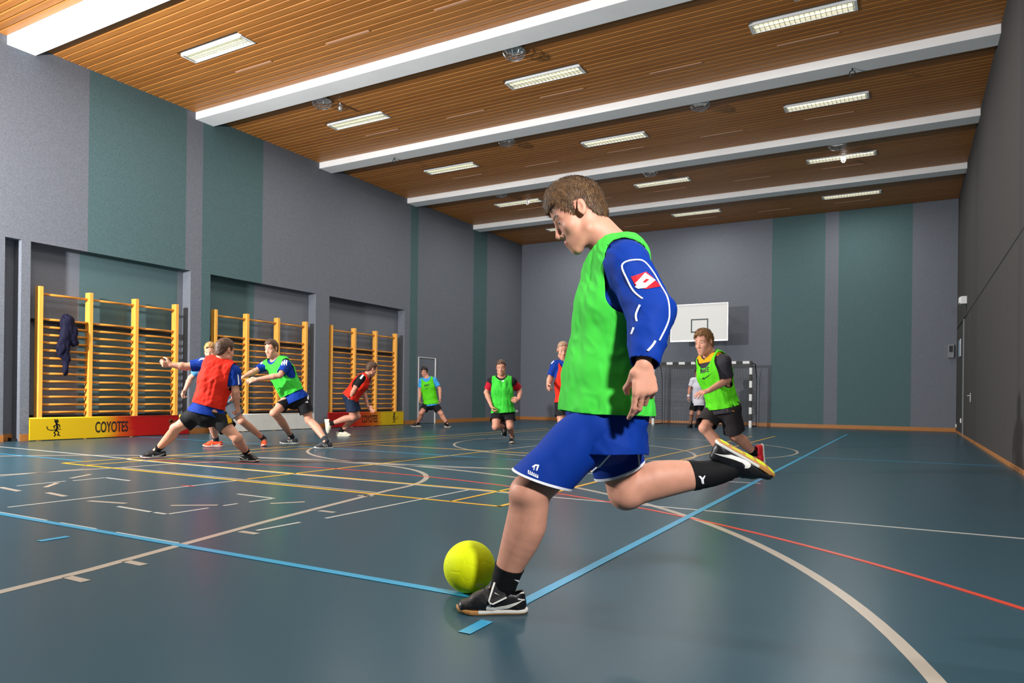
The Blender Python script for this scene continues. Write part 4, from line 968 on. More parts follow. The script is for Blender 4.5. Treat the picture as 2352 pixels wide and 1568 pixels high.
    for q in 'LR':
        hp, kn = J['hip' + q], J['kn' + q]; r0, r1 = so.get('r', (.093, .106)); S4.rc(hp + up * .01, lerp(hp, kn, so.get('reach', .95)), r0 * s, r1 * s, .025); S4.ell(hp - bf * .04 * s + up * .01 * s, so.get('hipr', .09) * s, None, .04)
    V4, F4 = S4.mesh(so.get('h', hc)); V4 = relax(V4, F4, 1)
    def hemf(Vx):
        dl, tl = cap(Vx, J['hipL'], J['knL']); dr, tr_ = cap(Vx, J['hipR'], J['knR']); o_ = []
        for q, t in (('L', tl), ('R', tr_)):
            hp, kn = J['hip' + q], J['kn' + q]; tx = nrm(kn - hp); X_ = nrm(J['an' + q] - kn) * .6 - bf; hm = nrm(X_ - tx * (X_ @ tx)); hq = so.get('hem', .66); hq = hq[q] if isinstance(hq, dict) else hq; sq = so.get('slant', .12); sq = sq[q] if isinstance(sq, dict) else sq
            o_.append((t - hq) * np.linalg.norm(kn - hp) + sq * ((Vx - hp) @ hm))
        return np.where(dl < dr, o_[0], o_[1])
    g = hemf(V4) + .006 * s * vnoise(V4 * 7 + 4)
    g = np.maximum(g, (V4 - (pc + up * so.get('top', .055) * s)) @ up); V4, F4 = clip(V4, F4, g); V4 = wrinkle(V4, F4, so.get('amp', .007) * s, np.stack([hl, bf, up]), np.array([10, 10, 6]) / s, sp.get('seed', 1) + 5); R['shorts'] = (V4, F4)
    R['shorts_o'] = put('shorts', *rim(V4, F4, .006), M[so['m']])
    if 'trim' in so:
        gt = -(hemf(V4) + .006 * s * vnoise(V4 * 7 + 4)) - so.get('trimw', .010); vt, ft = clip(V4 + vnormals(V4, F4) * .0016, F4, gt)
        if len(ft):
            o = fix(new_obj('hem_trim', mesh_np('hem_trim', vt, [ft], True), M[so['trim']], R['shorts_o']), base)
    R['shoe'] = {}
    for q in 'LR':
        kn, an = J['kn' + q], J['an' + q]; sc = sp['sock']; X_ = feet[q][1]; shn = nrm(an - kn); cf = nrm(X_ - shn * (X_ @ shn)); t0 = sc.get('t', .78); t0 = t0[q] if isinstance(t0, dict) else t0; lg = sp.get('leg', .96) * s
        S5 = SDF(); w5 = .004 * s; ts = np.linspace(.3, 1, 10); S5.chain([lerp(kn, an, t) - cf * lg * np.interp(t, [0, .16, .34, .52, .78, 1], [.004, .012, .018, .014, .004, 0]) for t in ts] + [feet[q][0] + X_ * .02 * s + feet[q][2] * .04 * s], [lg * float(np.interp(t, [0, .16, .34, .52, .78, 1], [.052, .0535, .057, .051, .037, .034])) + w5 for t in ts] + [.03 * s], .012)
        S5.rc(lerp(kn, an, .35) + cf * .0175 * lg, lerp(kn, an, .9) + cf * .008 * lg, .0287 * lg + w5, .026 * lg + w5, .03)
        v5, f5 = S5.mesh(sc.get('h', .009)); d5, t5 = cap(v5, kn, an); v5, f5 = clip(v5, f5, np.where(t5 < .9, t0 - t5, -1)); v5 = wrinkle(v5, f5, .0015, np.stack([X_, shn, np.cross(X_, shn)]), (8, 60, 8), 2); R['sock' + q] = (v5, f5)
        R['sock_o' + q] = put('sock', *rim(v5, f5, .004), M[sc['m']])
        sh_ = dict(sp['shoe']); R['shoe'][q] = make_shoe(body, base, *feet[q], M[sh_['up']], M[sh_['sole']], M[sh_['mid']], M[sh_['acc']] if 'acc' in sh_ else None, 1 if q == 'L' else -1, s * sh_.get('s', 1.), sh_.get('h', .0065), sh_.get('swoosh', 0), M[sh_['lace']] if 'lace' in sh_ else None, sh_.get('stripes', 0), sh_.get('gum', False))
    return R

def overlay(R, key, name, fld, m, off=.0016, par=None):
    V_, F_ = R[key]; v, f = clip(V_ + vnormals(V_, F_) * off, F_, fld(V_))
    if len(f): return fix(new_obj(name, mesh_np(name, v, [f], True), m, par or R[key + '_o']), R['base'])
def sleeves(R, q, t0=.12):
    def f(V_):
        d, t = cap(V_, R['J']['sh' + q], R['J']['el' + q]); return np.where(d < .12 * R['s'], (t0 - t) * .3, .1)
    return f
GLY = dict(N=[[(0, 0), (.2, 0), (.2, 1), (0, 1)], [(.15, 1), (.35, 1), (.65, 0), (.45, 0)], [(.6, 0), (.8, 0), (.8, 1), (.6, 1)]], I=[[(0, 0), (.22, 0), (.22, 1), (0, 1)]], K=[[(0, 0), (.2, 0), (.2, 1), (0, 1)], [(.2, .4), (.55, 1), (.8, 1), (.4, .4)], [(.3, .55), (.55, 0), (.82, 0), (.45, .65)]], E=[[(0, 0), (.2, 0), (.2, 1), (0, 1)], [(.2, 0), (.7, 0), (.7, .2), (.2, .2)], [(.2, .4), (.6, .4), (.6, .6), (.2, .6)], [(.2, .8), (.7, .8), (.7, 1), (.2, 1)]])
def word(txt, O, X, Y):
    """block letters as outlines; O lower left, X along one letter height, Y up (pixels)"""
    out = []; x = 0; O, X, Y = map(np.array, (O, X, Y))
    for ch in txt:
        for po in GLY[ch]: out.append([tuple(O + X * (x + a) + Y * b) for a, b in po])
        x += {'I': .34}.get(ch, .95)
    return out
def swoosh_px(O, X, Y): O, X, Y = map(np.array, (O, X, Y)); return [[tuple(O + X * a + Y * b) for a, b in ((0, .35), (.06, .12), (.2, 0), (.4, .08), (1, .55), (.38, .26), (.2, .22), (.12, .32), (.12, .5))]]
hairmat('kicker', '4a3422', '70512f')
# ---- the kicker in front
kF = (-.89, -.454, .03); kU = (-.454, .89, 0)
kc = lambda u, v, D: P(u, v, D)
SIDE = -FW   # his left side faces the camera
def ksec(rows, D=2.80): return [(kc((a + b) / 2, v, D), w_, (b - a) / 2 * D / FPX, SIDE) for a, b, v, w_ in rows]
kick = person(dict(D=2.8, s=1.0, hs=1.07, hb=.0054, hc=.0068, skin='b', neckr=.06, leg=1.24, eyeback=.0016, seed=4,
    label='large foreground player in green bib and blue kit striking the ball',
    J=dict(head=(1328, 486, 0), neck=(1401, 560, 0), shL=(1440, 606, -.15), shR=(1402, 634, .17), elL=(1497, 720, -.25), elR=(1405, 745, .26), wrL=(1478, 834, -.34), wrR=(1400, 850, .22),
           hipL=(1366, 982, -.085), hipR=(1396, 985, .085), knL=(1219, 1132, -.10), knR=(1436, 1126, .12), anL=(1186, 1352, -.06), anR=(1664, 1078, .14)),
    secs=ksec([(1315, 1455, 960, .15), (1322, 1458, 880, .135), (1338, 1470, 720, .158), (1366, 1468, 612, .145)]),
    csecs=ksec([(1312, 1472, 950, .15), (1319, 1470, 870, .14), (1344, 1482, 720, .158), (1366, 1474, 606, .145)]),
    F=kF, U=kU,
    hands=dict(L=dict(d=(.06, -1, .0), back=(.25, .05, -1), thumb=(-1, 0, .1), curl=(.38, .62, .95, 1.15), spread=.04, tcurl=.9, tuck=.9, s=1.22)),
    feet=dict(L=dict(plant=True, O=(1130, 1406), X=(-1, 0, -.05)), R=dict(X=(.86, -.48, -.05), Z=(-.42, -.86, .26))),
    nose=1.05, hair=dict(m='hair_kicker', th=.004, top=.012, front=.006, h=.0045, amp=.0012, hl=[q if q[0] < .045 else (q[0], q[1] - .014) for q in HL]),
    shirt=dict(m='cloth_blue', long=True, r=(.080, .082, .050), cuff=.99, hem=-.13, h=.0062, amp=.008, inf=.012, nr=.070, tail=(.055, .03)),
    bib=dict(m='cloth_bib_bright', hem=.085, inf=.034, h=.0062, amp=.009, arm=.105, ar=.088, nr=.116, nf=-.004, nu=.026),  # same bib green, lightened in the colour itself to look more strongly lit
    shorts=dict(m='cloth_blue', hem=dict(L=.80, R=.66), slant=dict(L=.5, R=.1), r=(.106, .110), hipr=.104, h=.0065, amp=.008, top=.09, trim='cloth_white_trim', trimw=.011),
    sock=dict(m='cloth_sockblack', t=dict(L=.79, R=.67), h=.006),
    shoe=dict(up='shoe_black', sole='gum', mid='shoe_white', acc='shoe_white', swoosh=2, lace='rubber', gum=True, h=.004, s=1.0)))

kb, kbase = kick['body'], kick['base']
strands(*kick['hair'], kick['hc'], kick['A'], kick['hs'], 9000, .014, M['hair_kicker'], kb, kbase)
sv, sf = kick['shirt']; jo = kick['shirt_o']; W_ = M['cloth_white_trim']
px_line('piping', sv, sf, [(1476, 686), (1455, 668), (1440, 640), (1429, 615), (1434, 603), (1455, 597), (1478, 600), (1500, 625), (1517, 655), (1533, 685), (1537, 720), (1532, 745), (1514, 782)], .0034, W_, jo, kbase, sub=8)
px_line('piping', sv, sf, [(1505, 783), (1498, 794), (1487, 806)], .0045, W_, jo, kbase)
px_line('piping', sv, sf, [(1470, 700), (1461, 722), (1463, 738)], .004, W_, jo, kbase); px_line('piping', sv, sf, [(1456, 752), (1450, 768)], .004, W_, jo, kbase)
mat('emblem_red', 'd81022', .6, .3); mat('emblem_white', 'e8e8ec', .6, .3)
px_patch('sleeve_badge', sv, sf, [[(1449, 636), (1484, 624), (1498, 636), (1517, 658), (1486, 664), (1463, 662)]], M['emblem_red'], jo, kbase, .0022)
def ring_poly(o_, i_): return [[o_[k], o_[(k + 1) % len(o_)], i_[(k + 1) % len(i_)], i_[k]] for k in range(len(o_))]
px_patch('sleeve_emblem', sv, sf, ring_poly([(1459, 652), (1481, 627), (1505, 644), (1484, 662)], [(1475, 649), (1484, 641), (1491, 643), (1482, 651)]) + [[(1459, 660), (1470, 644), (1484, 662), (1466, 664)]], M['emblem_white'], jo, kbase, .0034)
hv, hf = kick['shorts']; ho = kick['shorts_o']
px_line('side_piping', hv, hf, [(1434, 987), (1430, 1002), (1415, 1025), (1390, 1052), (1362, 1083), (1338, 1108)], .0042, W_, ho, kbase, sub=6, lift=1.)
px_line('side_piping', hv, hf, [(1459, 1000), (1462, 1020), (1466, 1050), (1468, 1070)], .0038, W_, ho, kbase, sub=6)
px_patch('shorts_emblem', hv, hf, [[(1222, 1071), (1230, 1066), (1238, 1067), (1238, 1070), (1231, 1070), (1224, 1074)], [(1235, 1067), (1239, 1068), (1234, 1081), (1231, 1080)], [(1227, 1072), (1229, 1072), (1227, 1080), (1225, 1079)]], M['emblem_white'], ho, kbase)
px_patch('shorts_lettering', hv, hf, [[(1213 + i * 4.2, 1079 + i * 2.2), (1215.6 + i * 4.2, 1079.6 + i * 2.2), (1215 + i * 4.2, 1085 + i * 2.2), (1212.6 + i * 4.2, 1084 + i * 2.2)] for i in range(6)] + [[(1213, 1085), (1237, 1096), (1236, 1098), (1212, 1087)]], M['emblem_white'], ho, kbase)
for q, pl in (('L', [[(1180, 1330), (1190, 1331.5), (1196, 1333), (1204, 1329), (1206, 1330), (1201, 1335), (1203, 1338), (1198, 1336.5), (1189, 1335.5)]]), ('R', [[(1604, 1093), (1609, 1092.5), (1613, 1097), (1619, 1091), (1620, 1093), (1616, 1101), (1617, 1111), (1612, 1110), (1610, 1100)]])):
    px_patch('sock_emblem', *kick['sock' + q], pl, M['emblem_white'], kick['sock_o' + q], kbase)
# tongue flap, collar trim and lace loop of the planted shoe; tread pads under the raised one
sh, sV, sF, sw, sA = kick['shoe']['L']
flap = [(-.008, .033, .126), (.014, .050, .060), (.009, .053, .050), (-.002, .054, .048), (-.054, .047, .072), (-.05, .042, .084)]
def plate(name, pts, th, m, n_=(0, 1, .25)):
    mb = MB(); k = len(pts); n_ = np.array(nrm(n_)) * th; V_ = [sw(p_) for p_ in pts] + [sw(np.array(p_) + n_) for p_ in pts]
    mb.add(V_, [tuple(range(k))[::-1], tuple(range(k, 2 * k))] + [(i, (i + 1) % k, k + (i + 1) % k, k + i) for i in range(k)]); return fix(mb.build(name, m, sh), kbase)
plate('tongue_flap', flap, .005, M['shoe_black'])
fix(MB().tube([sw(np.array(p_) + np.array([0, .0045, .001])) for p_ in (flap[0], flap[1], flap[2], flap[3], flap[4])], .0036, 6).build('flap_trim', M['shoe_white'], sh, True), kbase)
surf_patch('flap_emblem', np.array([sw(np.array(p_) + np.array(nrm((0, 1, .25))) * .0055) for p_ in flap]), np.array([(0, 1, 2), (0, 2, 3), (0, 3, 4), (0, 4, 5)]), [[(-.006, .094), (-.008, .088), (-.03, .080), (-.011, .086)]], sw((0, .12, 0)), sA[0], sA[2], -sA[1], M['shoe_white'], sh, kbase, .0012, .01)
fix(MB().tube([sw(p_) for p_ in ((.028, .012, .098), (.04, .01, .112), (.058, .012, .114), (.06, .014, .106), (.045, .014, .1), (.03, .014, .096))], .0016, 5).build('lace_loop', M['rubber'], sh, True), kbase)
surf_patch('heel_trim', sV, sF, [[(-.105, .080), (-.118, .088), (-.137, .080), (-.143, .045), (-.137, .045), (-.133, .074), (-.118, .079)], [(-.125, .052), (-.098, .060), (-.099, .064), (-.126, .056)]], sw((0, .12, 0)), sA[0], sA[2], -sA[1], M['shoe_white'], sh, kbase, .0012, .008)
sh, sV, sF, sw, sA = kick['shoe']['R']
def pad(x0, x1, y0, y1):
    k = 14; c = ((x0 + x1) / 2, (y0 + y1) / 2); r = ((x1 - x0) / 2, (y1 - y0) / 2); up_ = lambda x: .016 * min(1, max(0, (x - .06) / .085)) ** 2
    o_ = [(c[0] + r[0] * np.sign(math.cos(t)) * abs(math.cos(t)) ** .5, c[1] + r[1] * np.sign(math.sin(t)) * abs(math.sin(t)) ** .5) for t in np.linspace(0, 2 * math.pi, k + 1)[:-1]]
    V_ = [sw((x, y, up_(x) + .001)) for x, y in o_] + [sw((x, y, up_(x) - .0012)) for x, y in o_]
    fix(MB().add(V_, [tuple(range(k)), tuple(range(2 * k - 1, k - 1, -1))] + [(i, k + i, k + (i + 1) % k, (i + 1) % k) for i in range(k)]).build('tread_pad', M['neon'], sh), kbase)
for q in [(-.125, -.085, -.02, .016), (-.075, -.02, .002, .022), (-.012, .03, -.026, -.004), (-.012, .03, .008, .03), (.04, .085, -.028, .028), (.098, .130, -.022, .022)]: pad(*q)

# ---- the other players
shoeW = dict(up='shoe_black', sole='gum', mid='shoe_white', acc='shoe_white', swoosh=2, h=.008)
HR = dict(th=.008, top=.011, front=.004, h=.0075, amp=.003)
p2 = person(dict(D=8.5, s=1.1, hs=1.02, skin='a', seed=2, label='player in red bib seen from behind, arm stretched out to the left',
    J=dict(head=(516, 804, .02), neck=(509, 829, .02), shL=(469, 836, .0), shR=(537, 853, .0), elL=(428, 842, -.05), elR=(541, 900, -.03), wrL=(394, 838, -.1), wrR=(545, 931, .05), hipL=(457, 949, 0), hipR=(490, 952, 0), knL=(404, 984, -.02), knR=(543, 1004, 0), anL=(364, 1032, 0), anR=(564, 1044, 0)),
    F=(.45, -.1, .85), feet=dict(L=dict(plant=True, O=(353, 1052), X=(-.75, 0, -.45)), R=dict(plant=True, O=(573, 1060), X=(.8, 0, -.35))),
    hands=dict(L=dict(back=(0, -.3, -1), thumb=(.1, 1, 0), curl=(1., 1.1, 1.2, 1.2), open=.3), R=dict(curl=(.9, 1, 1, 1))),
    hair=dict(m='hair_brown', **HR), shirt=dict(m='cloth_blue', sl=.72, hem=.0, tail=(.085, .065), r=(.068, .064, .06)), bib=dict(m='cloth_bib_red', hem=.16, amp=.011), shorts=dict(m='cloth_black', hem=.62),
    sock=dict(m='cloth_sockblack', t=.82), shoe=dict(shoeW, sole='shoe_orange', stripes=0)))
px_patch('side_stripe', *p2['shorts'], [[(421, 932), (426, 930), (410, 964), (404, 964)], [(516, 938), (524, 937), (534, 972), (525, 976)]], mat('stripe_yellow', 'c89a14', .7, .2), p2['shorts_o'], p2['base'], .002, .02, 8)
px_patch('collar_stripe', *p2['shirt'], [[(456, 828), (462, 822), (474, 822), (474, 825), (462, 826)], [(545, 858), (548, 862), (550, 882), (547, 884)]], M['emblem_white'], p2['shirt_o'], p2['base'], .002, .02, 8)
p3 = person(dict(D=11.0, s=1.08, hs=1.02, skin='b', seed=5, label='blond player half hidden behind the red bib player',
    J=dict(head=(484, 807, 0), neck=(489, 831, 0), shR=(466, 842, 0), shL=(510, 842, 0), elR=(438, 868, 0), elL=(520, 874, .1), wrR=(425, 896, -.08), wrL=(530, 902, .0), hipR=(492, 921, 0), hipL=(523, 922, 0), knR=(481, 962, -.05), knL=(554, 965, 0), anR=(494, 1008, 0), anL=(592, 1000, 0)),
    F=(.15, -.08, -1), feet=dict(R=dict(plant=True, O=(489, 1026), X=(-.9, 0, -.35)), L=dict(plant=True, O=(606, 1024), X=(.35, 0, -.95))),
    hands=dict(R=dict(curl=(1, 1, 1, 1))), hair=dict(m='hair_blond', th=.010, top=.014, front=.010, h=.0075, amp=.004, drop=.008), shirt=dict(m='cloth_steelblue', sl=.7, hem=-.08), shorts=dict(m='cloth_grey', hem=.75),
    sock=dict(m='cloth_sockgrey', t=.84), shoe=dict(shoeW, up='shoe_orange', sole='shoe_orange', mid='shoe_white', acc='shoe_white', lace='shoe_white')))
p4 = person(dict(D=11.35, s=1.1, hs=1.03, skin='b', seed=6, label='player in green bib lunging with black shorts before the middle wall bars',
    J=dict(head=(624, 800, -.05), neck=(633, 826, 0), shR=(608, 841, .06), shL=(657, 839, -.10), elR=(586, 852, -.05), elL=(643, 862, -.30), wrR=(560, 865, -.22), wrL=(590, 871, -.42), hipR=(662, 916, 0), hipL=(695, 918, .03), knR=(630, 948, -.25), knL=(711, 965, .05), anR=(661, 989, 0), anL=(743, 1005, 0)),
    F=(-.35, -.12, -.95), feet=dict(R=dict(plant=True, O=(664, 1019), X=(-.9, 0, -.4)), L=dict(plant=True, O=(743, 1030), X=(-.75, 0, -.6))),
    hands=dict(R=dict(back=(.2, 1, -.4), thumb=(.3, 0, 1), curl=(.3, .3, .35, .4)), L=dict(back=(.2, .5, -1), thumb=(-.1, 1, .3), curl=(.5, .5, .55, .6))),
    hair=dict(m='hair_brown', th=.008, top=.013, front=.008, h=.0075, amp=.003), shirt=dict(m='cloth_blue', sl=.75, hem=-.06), bib=dict(m='cloth_bib_green', hem=.14, amp=.011), shorts=dict(m='cloth_black', hem=.62),
    sock=dict(m='cloth_sockgrey', t=.84), shoe=dict(shoeW, up='shoe_grey', acc='shoe_white', swoosh=0, stripes=3, sole='shoe_white')))
px_patch('shoulder_stripes', *p4['shirt'], [[(645 + d, 834), (648.5 + d, 826 - d * .1), (650.5 + d, 826 - d * .1), (648 + d, 840)] for d in (0, 5, 10)] + [[(598 + d, 835 - d * .6), (603 + d, 829 - d * .6), (604.5 + d, 830 - d * .6), (600 + d, 837 - d * .6)] for d in (0, 3)], M['emblem_white'], p4['shirt_o'], p4['base'], .003, .02, 11)
px_patch('shorts_emblem', *p4['shorts'], [[(706, 905), (709, 908), (709, 918), (705, 916)], [(700, 924), (706, 920), (708, 925)]], M['emblem_white'], p4['shorts_o'], p4['base'], .003, .02, 11)
p5 = person(dict(D=14.35, s=1.1, hs=1.0, skin='c', seed=7, label='player in red bib and navy shorts sprinting before the farthest wall bars',
    J=dict(head=(853, 846, 0), neck=(841, 864, 0), shR=(829, 870, -.14), shL=(842, 870, .2), elR=(814, 894, -.18), elL=(836, 902, .25), wrR=(803, 915, -.15), wrL=(845, 933, .2), hipR=(802, 912, -.08), hipL=(807, 912, .10), knR=(811, 958, -.08), knL=(821, 955, .12), anR=(760, 972, -.05), anL=(788, 990, 0)),
    F=(.75, -.15, .6), U=(.2, 1, 0), feet=dict(R=dict(X=(.15, -1, 0), Z=(1, .1, 0)), L=dict(plant=True, O=(789, 1002), X=(1, 0, .15))),
    hands=dict(R=dict(curl=(.9, 1, 1, 1)), L=dict(d=(.6, -.6, -.1), curl=(.15, .2, .2, .25), open=.3)), hair=dict(m='hair_brown', **HR), shirt=dict(m='cloth_black', sl=.7, hem=0.), bib=dict(m='cloth_bib_red', hem=.0, inf=.03), shorts=dict(m='cloth_navy', hem=.72),
    sock=dict(m='cloth_sockblack', t=.86), shoe=dict(shoeW, up='shoe_cream', sole='shoe_cream', mid='shoe_cream', acc='shoe_white', swoosh=0)))
px_patch('shoulder_stripe', *p5['shirt'], [[(826, 868), (838, 853), (841, 855), (829, 871)]], M['emblem_white'], p5['shirt_o'], p5['base'], .003, .03, 14)
p6 = person(dict(D=19.4, s=1.12, hs=.95, skin='c', seed=8, label='dark-haired player in lime bib over sky blue shirt by the grey door',
    J=dict(head=(975, 853, 0), neck=(980, 867, 0), shR=(968, 875, 0), shL=(997, 873, 0), elR=(965, 896, 0), elL=(1010, 893, 0), wrR=(964, 914, -.1), wrL=(1011, 915, -.1), hipR=(983, 928, 0), hipL=(997, 928, 0), knR=(968, 948, -.15), knL=(1013, 950, -.05), anR=(965, 974, 0), anL=(1025, 973, 0)),
    F=(-.1, -.12, -1), feet=dict(R=dict(plant=True, O=(956, 980), X=(-.85, 0, -.5)), L=dict(plant=True, O=(1028, 981.5), X=(.6, 0, -.8))),
    hair=dict(m='hair_black', th=.014, top=.016, front=.014, h=.009, amp=.005, drop=.014), shirt=dict(m='cloth_sky', sl=.7, hem=-.06), bib=dict(m='cloth_bib_lime', hem=.0, ar=.095, nr=.115, nf=.045), shorts=dict(m='cloth_black', hem=.66),
    sock=dict(m='cloth_sockblack', t=.92), shoe=shoeW))
px_patch('chest_lettering', *p6['bib'], word('NIKE', (974.5, 888), (4.2, -.9), (.6, -4.6)), M['black_paint'], p6['bib_o'], p6['base'], .004, .05, 19)
px_patch('chest_swoosh', *p6['bib'], swoosh_px((975.5, 894.5), (14, -4.5), (1.2, -4.5)), M['black_paint'], p6['bib_o'], p6['base'], .004, .05, 19)
p7 = person(dict(D=12.9, s=1.12, hs=.95, skin='c', seed=9, label='player in green bib with red sleeves running towards the camera',
    J=dict(head=(1151, 843.5, -.06), neck=(1152, 867, 0), shR=(1129, 877, 0), shL=(1177, 877, 0), elR=(1117, 901, .02), elL=(1194, 897, .12), wrR=(1129, 933, -.12), wrL=(1192, 915, -.12), hipR=(1143, 947, 0), hipL=(1168, 947, 0), knR=(1138, 979, -.2), knL=(1171, 978, -.1), anR=(1157, 980, .22), anL=(1175, 1005, 0)),
    F=(-.05, -.08, -1), feet=dict(R=dict(X=(.08, -1, .15), Z=(0, -.15, -1)), L=dict(plant=True, O=(1176, 1017), X=(.02, 0, -1))),
    hands=dict(L=dict(d=(-.7, -.3, -.5), back=(.3, .3, -1), thumb=(0, 1, 0), curl=(.9, 1, 1, 1)), R=dict(curl=(.9, 1, 1, 1))), hair=dict(m='hair_brown', th=.007, top=.013, front=.007, h=.0085, amp=.003),
    shirt=dict(m='cloth_black', sl=.72, hem=-.02), bib=dict(m='cloth_bib_green', hem=.0, amp=.011), shorts=dict(m='cloth_black', hem=.62), sock=dict(m='cloth_sockblack', t=.86), shoe=dict(shoeW, lace='shoe_white')))
for q in 'LR': overlay(p7, 'shirt', 'sleeve', sleeves(p7, q), M['cloth_red' if q == 'L' else 'cloth_charcoal'])
overlay(p7, 'shirt', 'sleeve_stripe', lambda V_: np.maximum(sleeves(p7, 'R')(V_), ((V_ - p7['J']['shR']) @ R3) + .01), M['cloth_red'], .003)
px_patch('collar_badge', *p7['bib'], [[(1151, 872), (1158, 872), (1157, 876), (1152, 876)]], M['emblem_white'], p7['bib_o'], p7['base'], .003, .03, 12.5)
p8 = person(dict(D=10.7, s=1.08, hs=1.0, skin='b', seed=10, label='short-haired player in red bib peeking out behind the kicker',
    J=dict(head=(1293, 804, 0), neck=(1301, 830, 0), shR=(1277, 839, 0), shL=(1331, 839, 0), elR=(1264, 868, .02), elL=(1342, 870, 0), wrR=(1259, 883, -.18), wrL=(1342, 900, -.15), hipR=(1290, 922, 0), hipL=(1322, 922, 0), knR=(1290, 975, -.1), knL=(1322, 978, 0), anR=(1290, 1025, 0), anL=(1322, 1025, 0)),
    F=(.05, -.12, -1), feet=dict(R=dict(plant=True, O=(1290, 1040), X=(-.1, 0, -1)), L=dict(plant=True, O=(1322, 1038), X=(.2, 0, -1))),
    hands=dict(R=dict(d=(-.1, -.5, -.6), curl=(1, 1, 1, 1))), hair=dict(m='hair_buzz', th=.003, top=.004, front=.0, h=.0075, amp=.001), shirt=dict(m='cloth_blue', sl=.8, hem=-.08), bib=dict(m='cloth_bib_red', hem=.0, ar=.11, nr=.12, nf=.05), shorts=dict(m='cloth_black', hem=.62), sock=dict(m='cloth_sockblack', t=.84), shoe=shoeW))
px_patch('shoulder_stripe', *p8['shirt'], [[(1264, 836), (1272, 828), (1273, 829.5), (1265, 838)]], M['emblem_white'], p8['shirt_o'], p8['base'], .003, .02, 10.5)
px_patch('shirt_emblem', *p8['shirt'], [[(1282, 841), (1285, 835), (1288, 840)]], M['emblem_white'], p8['shirt_o'], p8['base'], .003, .02, 10.5)
p9 = person(dict(D=21.1, s=1.06, hs=1.0, skin='c', seed=11, label='goalkeeper in white t-shirt and black shorts standing in the goal',
    J=dict(head=(1603, 856, 0), neck=(1604.5, 868, 0), shR=(1591, 873, 0), shL=(1618, 873, 0), elR=(1584, 892, 0), elL=(1624, 892, 0), wrR=(1581, 912, -.08), wrL=(1624, 912, -.08), hipR=(1596, 925, 0), hipL=(1610, 925, 0), knR=(1588.5, 949, -.03), knL=(1605, 949, -.03), anR=(1586, 974, 0), anL=(1601, 974, 0)),
    F=(-.2, -.15, -1), feet=dict(R=dict(plant=True, O=(1585, 981.5), X=(-.6, 0, -.8)), L=dict(plant=True, O=(1602, 981), X=(.2, 0, -1))),
    hair=dict(m='hair_dark', th=.014, top=.018, front=.014, h=.009, amp=.004, drop=.01), shirt=dict(m='cloth_white', sl=.72, hem=-.1), shorts=dict(m='cloth_black', hem=.72), sock=dict(m='cloth_sockblack', t=.9), shoe=dict(shoeW, sole='rubber', mid='rubber', swoosh=0, acc='shoe_black')))
for q in 'LR':
    S_ = SDF(); a, b = p9['J']['wr' + q], nrm(p9['J']['wr' + q] - p9['J']['el' + q]); S_.rc(a - b * .07, a - b * .01, .043, .041, .01); p9['put']('wristband', *rim(*clip(*(lambda v: (v[0], v[1], np.abs((v[0] - a + b * .04) @ b) - .03))(S_.mesh(.01))), .005), M['cloth_white'])
p10 = person(dict(D=8.15, s=1.08, hs=1.06, skin='b', seed=12, label='fair-haired player in lime bib over dark orange-trimmed shirt, right of the kicker',
    J=dict(head=(1618, 785, -.03), neck=(1631, 814, 0), shR=(1613, 828, .16), shL=(1662, 831, -.15), elL=(1671, 872, -.1), elR=(1640, 868, .3), wrL=(1628, 897, -.3), wrR=(1650, 903, .3), hipR=(1645, 938, .09), hipL=(1677, 940, -.08), knR=(1618, 982, -.02), knL=(1688, 1000, .0), anR=(1664, 1060, 0), anL=(1733, 1040, .08)),
    F=(-.8, -.08, -.6), U=(-.08, 1, 0), feet=dict(R=dict(plant=True, O=(1670, 1088), X=(-.95, 0, -.2)), L=dict(X=(.05, -1, 0), Z=(-1, -.1, -.15))),
    hands=dict(L=dict(d=(-.85, -.2, -.4), back=(.1, 1, -.45), thumb=(-.1, .2, 1), curl=(.35, .4, .45, .5))), hair=dict(m='hair_light', th=.006, top=.014, front=.008, h=.0065, amp=.004),
    shirt=dict(m='cloth_charcoal', sl=.82, hem=-.06, tail=(.055, .05), r=(.074, .074, .06)), bib=dict(m='cloth_bib_lime', hem=.03, ar=.11, nr=.125, nf=.055, arm=.17, amp=.012, inf=.036), shorts=dict(m='cloth_darkgrey', hem=.82, r=(.102, .116)), sock=dict(m='cloth_sockblack', t=.86),
    shoe=dict(shoeW, up='shoe_red', sole='shoe_white', mid='shoe_white', swoosh=0, acc='shoe_black', lace='shoe_white')))
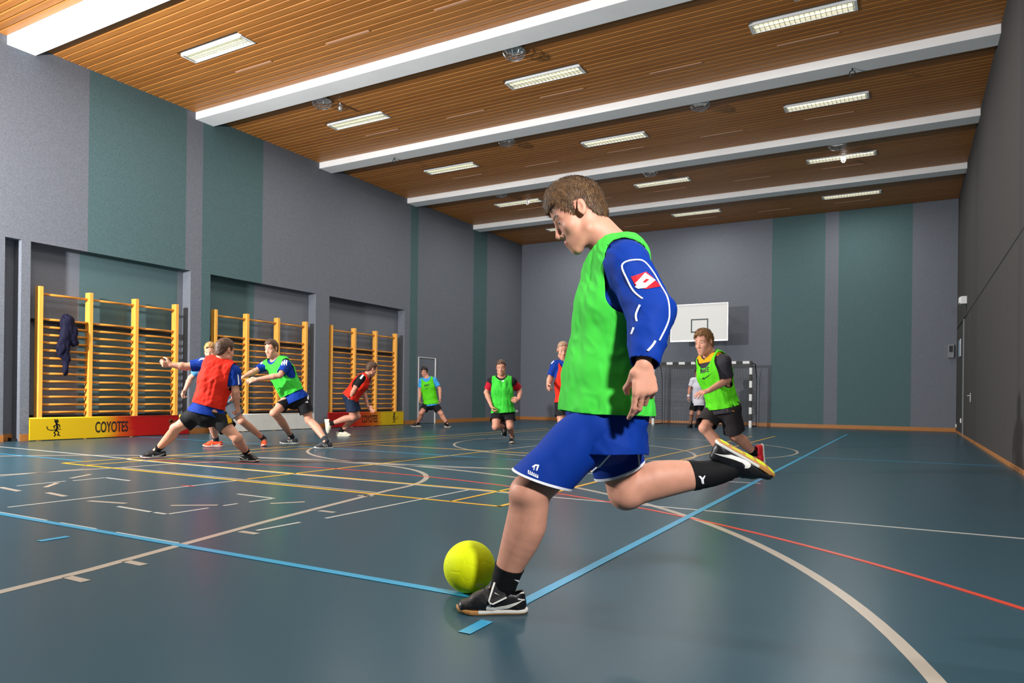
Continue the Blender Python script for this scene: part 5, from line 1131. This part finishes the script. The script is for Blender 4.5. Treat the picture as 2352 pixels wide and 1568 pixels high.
def hoop(V_):
    d = (V_ - p10['nb']) - np.outer((V_ - p10['nb']) @ p10['up'] * .5, p10['up']); r = np.linalg.norm(d, axis=1); return np.maximum(np.abs(r - .13) - .03 - .012 * vnoise(V_ * 40), -(V_ - p10['nb']) @ p10['up'] - .075)
overlay(p10, 'shirt', 'orange_yoke', hoop, M['cloth_orange'])
overlay(p10, 'shirt', 'orange_hem_blocks', lambda V_: np.maximum(.25 - vnoise((V_ @ np.stack([p10['sl'], p10['bf'], p10['up']]).T) * np.array([16, 16, 3]) + 8), (V_ - p10['pc']) @ p10['up'] - .0), M['cloth_orange'])
px_patch('chest_lettering', *p10['bib'], word('NIKE', (1609, 858), (6.6, -1.6), (.4, -11)), M['black_paint'], p10['bib_o'], p10['base'], .004, .02, 7.9)
px_patch('chest_swoosh', *p10['bib'], swoosh_px((1612, 873), (26, -13), (1, -11)), M['black_paint'], p10['bib_o'], p10['base'], .004, .02, 7.9)
strands(*p10['hair'], p10['hc'], p10['A'], p10['hs'], 2500, .02, M['hair_light'], p10['body'], p10['base'], 3, .0022)
# ---- jacket hung on the nearest wall bars
S_ = SDF(); jq = lambda u, v, x=XL - .03: on(u, v, 0, x)
S_.chain([jq(140, 736, XL - .1), jq(146, 731, XL - .06), jq(152, 738), jq(158, 762), jq(166, 786)], [.05, .06, .09, .10, .07], .05); S_.chain([jq(150, 738), jq(147, 770), jq(140, 800), jq(138, 815)], [.07, .085, .09, .05], .05); S_.chain([jq(146, 790), jq(149, 820), jq(146, 855)], [.07, .055, .045], .04)
v_, f_ = S_.mesh(.012); v_ = wrinkle(v_, f_, .022, np.eye(3), (14, 14, 5), 3, True); v_[:, 0] = XL - .058 + (v_[:, 0] - v_[:, 0].min()) / np.ptp(v_[:, 0]) * .15
jk = new_obj('jacket', mesh_np('jacket', v_, [f_], True), cloth('jacket', '16162e')); tag(jk, 'dark navy jacket hung over the nearest wall bars', 'jacket')
vv, ff = clip(v_ + vnormals(v_, f_) * .003, f_, np.maximum(.1 - vnoise(v_ * np.array([6, 9, 4]) + 4), v_[:, 2] - jq(146, 795)[2])); new_obj('blue_panel', mesh_np('blue_panel', vv, [ff], True), cloth('jacket_blue', '1c5ca8'), jk)
